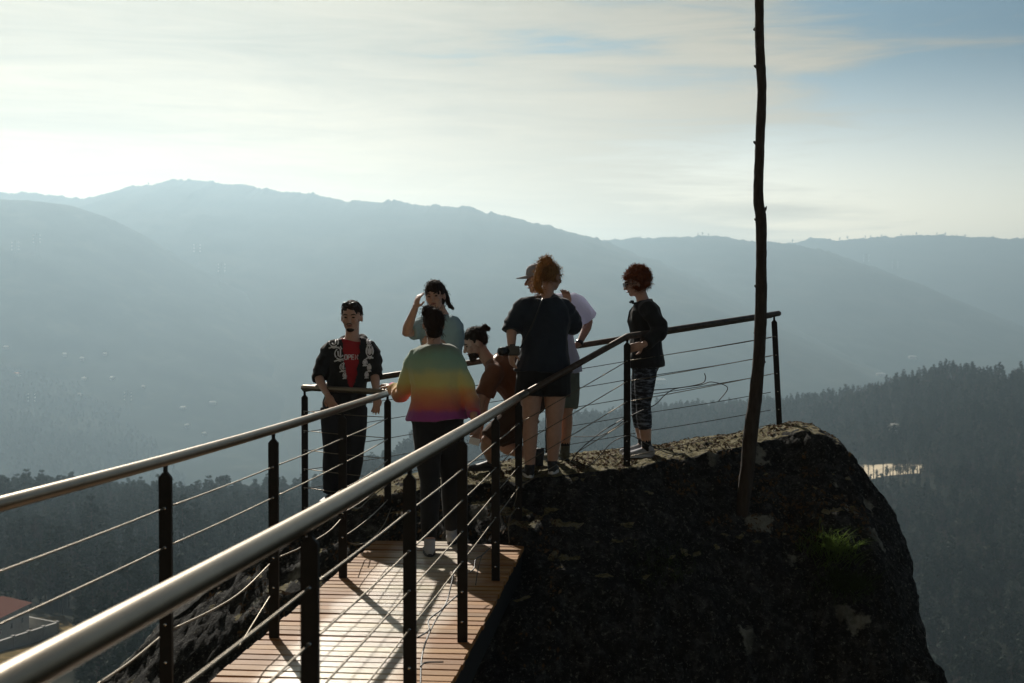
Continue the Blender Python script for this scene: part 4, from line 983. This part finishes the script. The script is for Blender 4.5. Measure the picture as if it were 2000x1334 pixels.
    def shoes(s, up_, sole, sock=None, skip=(), high=.0):
        for k in ('la', 'lb'):
            an = s.J[k][2]; td = s.J[k][3].normalized(); th = V(td.x, td.y, td.z); side = th.cross(V(0, 0, 1) if abs(th.z) < .8 else V(0, 1, 0)).normalized(); dn = th.cross(side).normalized(); dn = dn if dn.z < 0 or abs(th.z) > .8 else -dn
            if abs(th.z) > .5: dn = V(.85, .3, -.1).normalized(); dn = (dn - th * dn.dot(th)).normalized(); side = th.cross(dn)
            upv = -dn; g = an + dn * .082; bm = bmesh.new()
            loft(bm, [(g + th * a + upv * h_, side, w_, upv, b_) for a, h_, w_, b_ in ((-.068, .040, .014, .022), (-.060, .044, .030, .034), (-.03, .052, .038, .044), (.02, .052, .040, .040), (.07, .044, .043, .032), (.12, .036, .047, .025), (.165, .031, .043, .021), (.195, .028, .028, .016), (.205, .026, .010, .008))], 14)
            tube(bm, [g + upv * .05 - th * .01, g + upv * (.105 + high) - th * .012], [.040, .043], 12)
            sh = link('shoe', remesh(bm, .007, 2, .5), MATS[up_], s.root)
            bm = bmesh.new(); n = 20; lo, hi = [], []
            for i in range(n):
                a = 2 * PI * i / n; x = .068 + .142 * math.cos(a); w_ = .047 * math.sin(a) * (1.0 if math.cos(a) > 0 else .85)
                lo.append(bm.verts.new(g + th * x + side * w_ + upv * (.002))); hi.append(bm.verts.new(g + th * (.068 + .140 * math.cos(a)) + side * w_ * .97 + upv * .026))
            bridge(bm, lo, hi); bm.faces.new(lo); bm.faces.new(list(reversed(hi))); bmobj('sole', bm, MATS[sole], sh, False)
            if sock:
                kn = s.J[k][1]; u_ = (kn - an).normalized(); bm = bmesh.new(); tube(bm, [an - u_ * .02, an + u_ * .03, an + u_ * .075], [.044, .041, .043], 12); bmobj('sock', bm, MATS[sock], s.root)
    def hair(s, mat, bits, scale=(1.06, 1.10, 1.06), back=.012, lift=.026, strands=160, slen=.035, seed=1, curl=0.0, name='hair', amp=.006):
        H, f, u, d, h = s.H, s.fw, s.up, s.sd, s.hs; bm = bmesh.new()
        ell(bm, H + u * (.025 + lift * .6) * h - f * (.008 + back) * h, (f, d, u), (.098 * h * scale[0], .077 * h * scale[1], .090 * h * scale[2]), 20, 14)
        for c, r in bits: ell(bm, c, (f, d, u), r if isinstance(r, tuple) else (r, r, r), 14, 10)
        me = remesh(bm, .007, 1, .5, (amp, 34, (1, 1, .6))); rg = random.Random(seed)
        vsx = [v.co.copy() for v in me.vertices]; nx = [v.normal.copy() for v in me.vertices]; o = link(name, me, MATS[mat], s.root)
        bm = bmesh.new()
        for _ in range(strands):
            i = rg.randrange(len(vsx)); p, n_ = vsx[i], nx[i]
            if (p - H).dot(f) > .07 * h and (p - H).dot(u) < .05: continue
            a = (n_ + Vector((rg.gauss(0, .5), rg.gauss(0, .5), rg.gauss(0, .4)))).normalized(); ln = slen * rg.uniform(.4, 1.2)
            t2 = Vector((rg.gauss(0, 1), rg.gauss(0, 1), rg.gauss(0, 1))).normalized()
            q = [p - n_ * .003, p + a * ln * .35 + t2 * curl * ln, p + a * ln * .6 - t2 * curl * ln * .8 - V(0, 0, ln * .2), p + a * ln * .8 - V(0, 0, ln * .5)]
            tube(bm, q, [.0016, .0014, .0011, .0006], 3, cap=False)
        if len(bm.verts): bmobj('hair_strands', bm, MATS[mat], o)
        else: bm.free()
        return o
X, Y_, Z = V(1, 0, 0), V(0, 1, 0), V(0, 0, 1)
deck_ground = lambda x, y: 0.0
# ---- A: man in black hoodie behind the left corner
y = 12.0
J = dict(head=P(687, 620, y - .03), face=V(-.10, -1, -.05), neck=P(688, 660, y), aa=[P(646, 683, y), P(620, 735, y - .02), P(640, 772, y - .22), V(.5, -.15, -1), V(.3, .9, 0), .5, -1], ab=[P(723, 683, y), P(732, 733, y + .03), P(736, 774, y - .16), V(-.02, -.1, -1), V(-.6, .6, 0), .35, 1],
         la=[P(652, 800, y), P(652, 880, y - .06), P(648, 960, y), V(-.35, -1, 0)], lb=[P(692, 800, y), P(692, 880, y - .06), P(682, 960, y), V(.25, -1, 0)])
A = Person('man in a black hoodie with white emblems over a red T-shirt, sunglasses on his head', J, 'm', ground=rock_z, wid=.90, headsc=1.08).body()
_, bvr = A.top('red_cloth', .1, (0, 0), .016, name='tshirt', keep=True)
ax = (J['neck'] - A.pel); LA = ax.length; an_ = ax.normalized(); la = A.latS
def cutA(c):
    r = c - A.pel; t = r.dot(an_) / LA; l = r.dot(la)
    if r.dot(V(0, -1, 0)) < 0.01: return False
    w_ = interp(t, [(.30, 0), (.42, .034), (.7, .056), (1.1, .08)]) if t > .30 else 0
    return abs(l - .075 * min(1, 1.9 - t)) < w_ + .004 * math.sin(t * 40) and t > .30
def hoodA(bm):
    n_ = J['neck'] + V(0, 0, -.01); pts = [n_ + V(.095 * math.sin(a), .080 * math.cos(a) + .02, .012 - .05 * (1 - math.cos(a)) / 2) for a in [(-2.5 + 5.0 * i / 14) for i in range(15)]]
    tube(bm, pts, [.022 + .016 * math.sin(PI * i / 14) for i in range(15)], 10, rnd=True)
    tube(bm, [n_ + V(-.05, .11, -.02), n_ + V(0, .13, -.05), n_ + V(.05, .11, -.02)], .05, 10, rnd=True)
_, bvh_h = A.top('black_cloth', -.06, (3.4, 3.4), .030, name='hoodie', flare=.012, cut=cutA, extra=hoodA, slease=.026, keep=True, disp=(.014, 8, (1, 1, .7)))
A.bottom('dark_jeans', 5.9, .026, flare=.012)
A.shoes('shoe_black', 'shoe_black')
h = A.hs; H, f, u, d = A.H, A.fw, A.up, A.sd
A.hair('hair_dark', [(H + u * .095 * h + f * .05, (.045, .05, .022)), (H + u * .085 + f * .075 - d * .015, (.02, .03, .02))], (1.02, 1.09, 1.06), .010, .026, 160, .018, 2)
bm = bmesh.new(); ell(bm, H + f * .060 * h - u * .092 * h, (f, d, u), (.030, .034, .020), 12, 8); tube(bm, [H + f * .096 - u * .052 + d * .024, H + f * .106 - u * .044, H + f * .096 - u * .052 - d * .024], [.004, .006, .004], 6); bmobj('beard', bm, MATS['hair_dark'], A.root)
sg = empty('sunglasses', H + u * .12, 'dark sunglasses pushed up on the hoodie man\'s hair', 'sunglasses')
def glasses(root, c, f, u, d, w_=.030):
    for q in (-1, 1):
        bm = bmesh.new(); ell(bm, c + d * q * .034, (f, d, u), (.005, w_, .021), 14, 8); bmobj('lens', bm, MATS['plastic_black'], root)
        bm = bmesh.new(); pts = [c + d * (q * .034 + math.cos(a) * w_) + u * math.sin(a) * .022 + f * .002 for a in [2 * PI * i / 12 for i in range(13)]]; tube(bm, pts, .0022, 5); bmobj('frame', bm, MATS['plastic_black'], root)
        bm = bmesh.new(); tube(bm, [c + d * q * .063 + u * .006, c + d * q * .078 - f * .045, c + d * q * .076 - f * .11 - u * .012], .0025, 5); bmobj('temple', bm, MATS['plastic_black'], root)
glasses(sg, H + f * .078 + u * .110, (f + u * .5).normalized(), (u - f * .5).normalized(), d)
def decal(name, polys, bv, mat, par, r, off=.0025):
    bm = bmesh.new(); o = V(0, 0, EYE)
    for pl in polys:
        pts = []
        for px, py in pl:
            dd = (P(px, py, 10) - o).normalized(); q = bv.ray_cast(o, dd)
            if q[0] is not None: pts.append(q[0] - dd * off)
        if len(pts) > 1: tube(bm, pts, r, 4)
    if len(bm.verts): bmobj(name, bm, MATS[mat], par)
    else: bm.free()
def emblem(cx, cy, s_, sx=1.0):
    c = lambda a, k=1: (cx + s_ * k * math.cos(a) * sx, cy + s_ * k * math.sin(a))
    return [[c(.9 + i * .18) for i in range(9)], [c(-.75 + i * .18 - 1.57 + .2) for i in range(0)], [c(2.5 + i * .2) for i in range(9)], [c(-1.0 + i * .2) for i in range(9)],
            [(cx - .45 * s_ * sx, cy - .5 * s_), (cx - .4 * s_ * sx, cy + .3 * s_), (cx, cy + .6 * s_), (cx + .4 * s_ * sx, cy + .3 * s_), (cx + .45 * s_ * sx, cy - .5 * s_)], [(cx, cy - .9 * s_), (cx, cy + .5 * s_)],
            [(cx - .5 * s_ * sx, cy - 1.15 * s_), (cx - .2 * s_ * sx, cy - .9 * s_), (cx, cy - 1.3 * s_), (cx + .2 * s_ * sx, cy - .9 * s_), (cx + .5 * s_ * sx, cy - 1.15 * s_)],
            [(cx - 1.1 * s_ * sx, cy + 1.35 * s_), (cx - .5 * s_ * sx, cy + 1.15 * s_), (cx, cy + 1.3 * s_), (cx + .5 * s_ * sx, cy + 1.15 * s_), (cx + 1.1 * s_ * sx, cy + 1.2 * s_)]]
hood = [c for c in A.root.children if c.name.startswith('hoodie')][0]
for cx, cy, s_, sx in ((652, 668, 9, 1), (665, 691, 11, 1), (682, 708, 5, 1), (671, 717, 7, 1), (675, 733, 5, 1), (720, 668, 6, .6), (722, 686, 11, .6), (713, 708, 5, .8), (721, 718, 6, .6), (716, 732, 5, .7)):
    decal('printed_emblem', emblem(cx, cy, s_, sx), bvh_h, 'print_white', hood, .0062 if s_ > 8 else .0048)
def letters(word, px, py, hpx, w_, bv, par):
    GL = {'P': [[(0, 1), (0, 0), (.7, 0), (.9, .25), (.7, .5), (0, .5)]], 'E': [[(.8, 0), (0, 0), (0, 1), (.8, 1)], [(0, .5), (.7, .5)]], 'N': [[(0, 1), (0, 0), (.85, 1), (.85, 0)]], 'O': [[(.15, 0), (.75, 0), (.9, .3), (.9, .7), (.75, 1), (.15, 1), (0, .7), (0, .3), (.15, 0)]]}
    pl = []
    for i, ch in enumerate(word):
        for st_ in GL[ch]: pl.append([(px + i * w_ + a * w_ * .8, py + b * hpx) for a, b in st_])
    decal('printed_lettering', pl, bv, 'print_white', par, .0045)
tsh = [c for c in A.root.children if c.name.startswith('tshirt')][0]
letters('OPEN', 673, 693, 9, 7.0, bvr, tsh)
# ---- B: woman in pale blue T-shirt, hand raised to her brow
y = 11.3
J = dict(head=P(850, 579, y - .02), face=V(-.22, -1, -.04), up=V(-.12, 0, 1), neck=P(864, 617, y + .05), aa=[P(832, 634, y + .12), P(791, 653, y - .02), P(811, 602, y - .10), V(.25, .0, 1), V(.8, .5, 0), .55, -1], ab=[P(884, 636, y - .05), P(892, 682, y + .05), P(858, 668, y - .14), V(-1, -.1, .1), V(0, 1, 0), .4, 1],
         la=[P(846, 752, y), P(850, 838, y - .05), P(850, 915, y + .02), V(-.4, 1, 0)], lb=[P(880, 752, y), P(878, 838, y - .05), P(880, 915, y + .05), V(-.1, 1, 0)])
B = Person('woman in a pale blue T-shirt shielding her eyes with one raised hand', J, 'f', ground=rock_z).body()
B.top('paleblue_cloth', -.04, (1.9, 2.3), .034, name='tshirt', flare=.01); B.bottom('black_cloth', 5.8, .012); B.shoes('shoe_black', 'sole_white')
H, f, u, d = B.H, B.fw, B.up, B.sd
pt = smooth_pts([P(863, 562, y + .05), P(872, 580, y + .07), P(876, 594, y + .06), P(884, 602, y + .05)], 3)
B.hair('hair_dark', [(p, .027 - .0012 * i) for i, p in enumerate(pt)] + [(H - f * .03 - u * .01, (.075, .080, .085))], (1.06, 1.10, 1.06), .006, .034, 260, .03, 5, .3)
# ---- C: woman in rainbow sweater seen from behind on the boards
y = 10.5
J = dict(head=P(846, 634, y + .02), face=V(-.25, 1, -.12), neck=P(848, 672, y), aa=[P(816, 700, y), P(785, 775, y + .15), P(768, 757, y + .38), V(-.7, .75, .25), V(0, -.2, -1), .8, 1], ab=[P(883, 700, y), P(919, 774, y), P(926, 815, y - .16), V(.05, -.1, -1), V(-.9, .3, 0), .7, 1],
         la=[P(832, 828, y), P(839, 940, y - .16), P(839, 1063, 10.15), V(-.1, 1, 0)], lb=[P(877, 828, y), P(880, 935, y + .03), P(882, 1041, 10.68), V(.12, 1, 0)], pel=P(854, 826, y))
Cp = Person('woman with a hair bun seen from behind in a rainbow-banded sweater and black trousers', J, 'f', ground=deck_ground, wid=1.06).body()
Cp.top('rainbow_knit', .045, (5.4, 5.6), .040, name='sweater', flare=.012, slease=.026, disp=(.013, 7, (1, 1, .6)), neck=.99)
Cp.bottom('black_cloth', 5.75, .012, waist=.2); Cp.shoes('shoe_grey', 'shoe_black', high=.02)
H, f, u, d = Cp.H, Cp.fw, Cp.up, Cp.sd
Cp.hair('hair_dark', [(P(835, 607, y), (.043, .045, .042)), (P(831, 611, y - .02), .03), (P(842, 604, y), .028), (H - u * .06 - f * .04, (.05, .06, .05))], (1.05, 1.10, 1.05), .022, .012, 420, .03, 9, .4)
bm = bmesh.new(); a = J['aa']; dd = (a[2] - a[1]).normalized(); tube(bm, [a[2] - dd * .012, a[2] + dd * .022], [.036, .036], 14); bmobj('wristband', bm, MATS['pink_cloth'], Cp.root)
ph = empty('phone', P(927, 862, y - .2), 'small white phone in the lowered hand of the woman in the rainbow sweater', 'phone')
bm = bmesh.new(); box(bm, P(927, 862, y - .2), (.075, .012, .05), Matrix.Rotation(.25, 3, 'Y'), .003); bmobj('case', bm, MATS['sole_white'], ph, False)
bm = bmesh.new(); box(bm, P(927, 862, y - .2) + V(0, .0075, 0), (.066, .002, .042), Matrix.Rotation(.25, 3, 'Y')); bmobj('screen', bm, MATS['plastic_black'], ph, False)
# ---- D: crouching man with topknot
y = 11.7
J = dict(head=P(928, 671, y), face=V(-1, -.28, -.42), up=V(-.35, 0, 1), neck=P(956, 706, y + .02), spine=P(1001, 742, y + .03), aa=[P(966, 731, y - .19), P(938, 782, y - .22), P(931, 828, y - .32), V(0, -.15, -1), V(-.6, .5, 0), .8, 1], ab=[P(968, 726, y + .2), P(945, 786, y + .22), P(938, 836, y + .1), V(-.1, -.1, -1), V(-.6, -.5, 0), .8, -1],
         la=[P(1026, 806, y - .13), P(950, 862, y - .30), P(962, 908, y + .02), V(-1, -.2, 0)], lb=[P(1030, 808, y + .14), P(972, 868, y + .22), P(1042, 893, y + .08), V(-.15, .1, -1)], pel=P(1030, 802, y), heelup='lb')
D = Person('crouching bearded man with a topknot in a rust-brown T-shirt and dark shorts', J, 'm', skin='skin_tan', ground=rock_z, wid=1.08).body()
D.top('rust_cloth', .02, (2.3, 2.3), .034, name='tshirt', disp=(.012, 9, (1, 1, .8))); D.bottom('brown_cloth', 2.9, .030, name='shorts', waist=.2); D.shoes('shoe_black', 'shoe_black', 'white_sock')
H, f, u, d = D.H, D.fw, D.up, D.sd
D.hair('hair_dark', [(P(947, 640, y), (.032, .03, .032)), (P(954, 642, y), .02), (P(940, 642, y), .022), (H + u * .02 - f * .06, (.06, .075, .07))], (1.04, 1.07, 1.05), .012, .030, 260, .024, 11, .4)
bm = bmesh.new(); ell(bm, H + f * .045 - u * .080, (f, d, u), (.048, .056, .042), 16, 10); ell(bm, H + f * .068 - u * .105, (f, d, u), (.030, .036, .030), 12, 8)
D2 = link('beard', remesh(bm, .006, 1, .5, (.006, 50, (1, 1, 1))), MATS['hair_dark'], D.root)
# ---- E: woman in navy sweatshirt and black shorts seen from behind
y = 11.35
J = dict(head=P(1076, 541, y + .02), face=V(.62, .8, -.12), neck=P(1067, 580, y), aa=[P(1024, 603, y - .04), P(999, 640, y - .03), P(999, 687, y - .12), V(.03, -.05, -1), V(.7, .5, 0), .5, 1], ab=[P(1102, 603, y + .04), P(1119, 640, y + .12), P(1110, 594, y + .26), V(-.18, .05, 1), V(-.5, -.8, .2), .7, -1],
         la=[P(1038, 740, y), P(1036, 825, y - .03), P(1034, 905, y), V(-.1, 1, 0)], lb=[P(1084, 740, y), P(1083, 825, y - .03), P(1079, 905, y), V(.1, 1, 0)])
E = Person('woman with a curly ponytail seen from behind in a navy sweatshirt and black shorts', J, 'f', ground=rock_z, wid=1.1).body()
E.top('navy_cloth', .06, (3.5, 4.2), .038, name='sweatshirt', flare=.012, slease=.036, disp=(.015, 7, (1, 1, .7)), neck=.99)
E.bottom('black_cloth', 1.15, .030, name='shorts', flare=.012, waist=.24); E.shoes('shoe_black', 'sole_white')
H, f, u, d = E.H, E.fw, E.up, E.sd
pt = smooth_pts([P(1066, 508, y - .06), P(1055, 520, y - .11), P(1050, 540, y - .13), P(1049, 558, y - .12), P(1055, 568, y - .10)], 3)
E.hair('hair_brown', [(p, .036 - .0008 * i) for i, p in enumerate(pt)] + [(P(1070, 508, y - .02), (.035, .035, .025))], (1.04, 1.06, 1.05), .022, .016, 700, .045, 13, .5, amp=.010)
bm = bmesh.new(); tube(bm, smooth_pts([P(1060, 583, y - .115), P(1050, 610, y - .175), P(1035, 645, y - .175), P(1016, 680, y - .15)], 4), [.006] * 13, 5); o = bmobj('camera_strap', bm, MATS['plastic_black']); tag(o, 'thin black camera strap slung diagonally over the navy sweatshirt', 'strap')
cb = empty('camera', P(1001, 686, y - .2), 'black camera hanging at the left forearm of the woman in navy', 'camera')
bm = bmesh.new(); box(bm, P(1001, 685, y - .2), (.115, .05, .075), None, .008); box(bm, P(1001, 676, y - .2), (.045, .045, .03), None, .005); bmobj('camera_body', bm, MATS['plastic_black'], cb, False)
bm = bmesh.new(); c = P(990, 686, y - .2); tube(bm, [c, c + V(-.04, -.04, 0), c + V(-.055, -.055, 0)], [.034, .034, .030], 16); bmobj('lens', bm, MATS['plastic_black'], cb)
# ---- F: man in cap and white T-shirt
y = 11.9
J = dict(head=P(1051, 546, y), face=V(-1, .12, -.1), neck=P(1072, 580, y + .03), aa=[P(1056, 594, y - .16), P(1046, 645, y - .1), P(1042, 690, y - .2), V(0, -.1, -1), V(0, 1, 0), .4, 1], ab=[P(1122, 592, y + .1), P(1152, 628, y + .22), P(1131, 671, y + .08), V(-1, -.3, -.55), V(0, .3, -1), .3, -1],
         la=[P(1076, 728, y - .08), P(1080, 806, y - .1), P(1080, 885, y - .05), V(-.3, 1, 0)], lb=[P(1104, 728, y + .08), P(1106, 806, y + .02), P(1103, 885, y + .06), V(-.2, 1, 0)])
Fm = Person('man in a grey cap and loose white T-shirt with one hand on his hip', J, 'm', skin='skin_tan', ground=rock_z, wid=.92).body()
Fm.top('white_cloth', -.06, (2.3, 2.35), .045, name='tshirt', flare=.045, slease=.036); Fm.bottom('olive_cloth', 2.6, .032, name='shorts', flare=.01); Fm.shoes('shoe_olive', 'shoe_black', 'black_cloth', high=.02)
Fm.hair('hair_dark', [], (1.02, 1.06, .9), .02, .0, 60, .012, 17)
H, f, u, d = Fm.H, Fm.fw, Fm.up, Fm.sd
cp = empty('cap', H + u * .08, 'grey peaked cap worn by the man in the white T-shirt', 'cap')
bm = bmesh.new(); n = 24; rs = []
for zz, sc in ((.035, 1.0), (.06, 1.0), (.09, .95), (.115, .80), (.132, .5), (.137, .12)): rs.append(ring(bm, H + u * zz - f * .008, f, d, .108 * sc, .088 * sc, n))
for a, b in zip(rs, rs[1:]): bridge(bm, a, b)
bm.faces.new(rs[-1]); bmobj('crown', bm, MATS['cap_cloth'], cp)
bm = bmesh.new(); t_, b_ = [], []
for i in range(13):
    a = -1.25 + 2.5 * i / 12; e = H + u * .040 - f * .008 + f * .106 * math.cos(a) + d * .087 * math.sin(a); q = e + f * .085 * math.cos(a) ** .6 - u * (.012 + .010 * math.sin(a) ** 2)
    t_.append((bm.verts.new(e + u * .003), bm.verts.new(q + u * .003))); b_.append((bm.verts.new(e - u * .003), bm.verts.new(q - u * .003)))
for i in range(12):
    bm.faces.new((t_[i][0], t_[i][1], t_[i + 1][1], t_[i + 1][0])); bm.faces.new((b_[i][0], b_[i + 1][0], b_[i + 1][1], b_[i][1])); bm.faces.new((t_[i][1], b_[i][1], b_[i + 1][1], t_[i + 1][1]))
bmobj('peak', bm, MATS['cap_cloth'], cp)
bm = bmesh.new(); a = J['ab']; dd = (a[2] - a[1]).normalized(); tube(bm, [a[2] - dd * .02, a[2] + dd * .008], [.034, .034], 12); bmobj('watch_strap', bm, MATS['plastic_black'], Fm.root)
# ---- G: red-haired woman in black jacket and leggings
y = 11.9
J = dict(head=P(1242, 553, y), face=V(-1, -.06, -.22), neck=P(1256, 589, y), spine=P(1262, 650, y), aa=[P(1266, 605, y - .17), P(1294, 645, y - .20), P(1256, 674, y - .32), V(-1, 0, -.25), V(0, 1, 0), .9, 1], ab=[P(1262, 605, y + .17), P(1290, 645, y + .2), P(1258, 676, y + .26), V(-1, 0, -.2), V(0, -1, 0), .9, -1],
         la=[P(1262, 712, y - .08), P(1256, 790, y - .10), P(1263, 868, y - .05), V(-1, -.12, 0)], lb=[P(1258, 712, y + .09), P(1246, 792, y + .1), P(1256, 868, y + .12), V(-1, -.2, 0)], pel=P(1260, 710, y))
Gw = Person('red-haired curly woman in sunglasses, black jacket and patterned leggings standing in profile', J, 'f', ground=rock_z, wid=.98).body()
Gw.top('white_cloth', .1, (0, 0), .012, name='shirt')
axg = (J['neck'] - Gw.pel); LG = axg.length; ag = axg.normalized()
def cutG(c):
    r = c - Gw.pel; t = r.dot(ag) / LG
    return t > .45 and r.x < 0 and abs(r.y) < interp(t, [(.45, .0), (.6, .03), (.9, .06), (1.05, .08)]) - .0
def collarG(bm):
    n_ = J['neck'] + V(-.01, 0, .02); pts = [n_ + V(.075 * math.cos(a), .075 * math.sin(a), -.01 - .03 * (1 - math.cos(a)) / 2) for a in [(-2.3 + 4.6 * i / 12) for i in range(13)]]; tube(bm, pts, [.020] * 13, 8, rnd=True)
    for q in (-1, 1): tube(bm, [n_ + V(-.09, q * .06, -.02), n_ + V(-.13, q * .055, .01)], [.025, .012], 8, rnd=True)
Gw.top('black_cloth', -.06, (5.6, 5.6), .034, name='jacket', flare=.02, slease=.024, cut=cutG, extra=collarG, disp=(.011, 9, (1, 1, .6)))
Gw.bottom('patterned_leggings', 4.75, .006, name='leggings', disp=None); Gw.shoes('shoe_grey', 'sole_white', 'black_cloth')
H, f, u, d = Gw.H, Gw.fw, Gw.up, Gw.sd; rc = random.Random(4); bits = []
for _ in range(70):
    v_ = Vector((rc.gauss(0, 1), rc.gauss(0, 1), rc.gauss(0, 1))).normalized(); fx, uz = v_.x, v_.z
    c = H - f * .030 + u * .030 + f * v_.x * .095 + d * v_.y * .092 + u * v_.z * .100
    if (c - H).dot(f) > .045 and (c - H).dot(u) < .05: continue
    if (c - H).dot(u) < -.085: continue
    bits.append((c, rc.uniform(.016, .030)))
Gw.hair('hair_red', bits, (1.12, 1.15, 1.12), .026, .022, 1100, .026, 19, .8, amp=.012)
g2 = empty('sunglasses', H + f * .1, 'dark sunglasses worn by the red-haired woman', 'sunglasses'); glasses(g2, H + f * .098 + u * .004, f, u, d, .027)
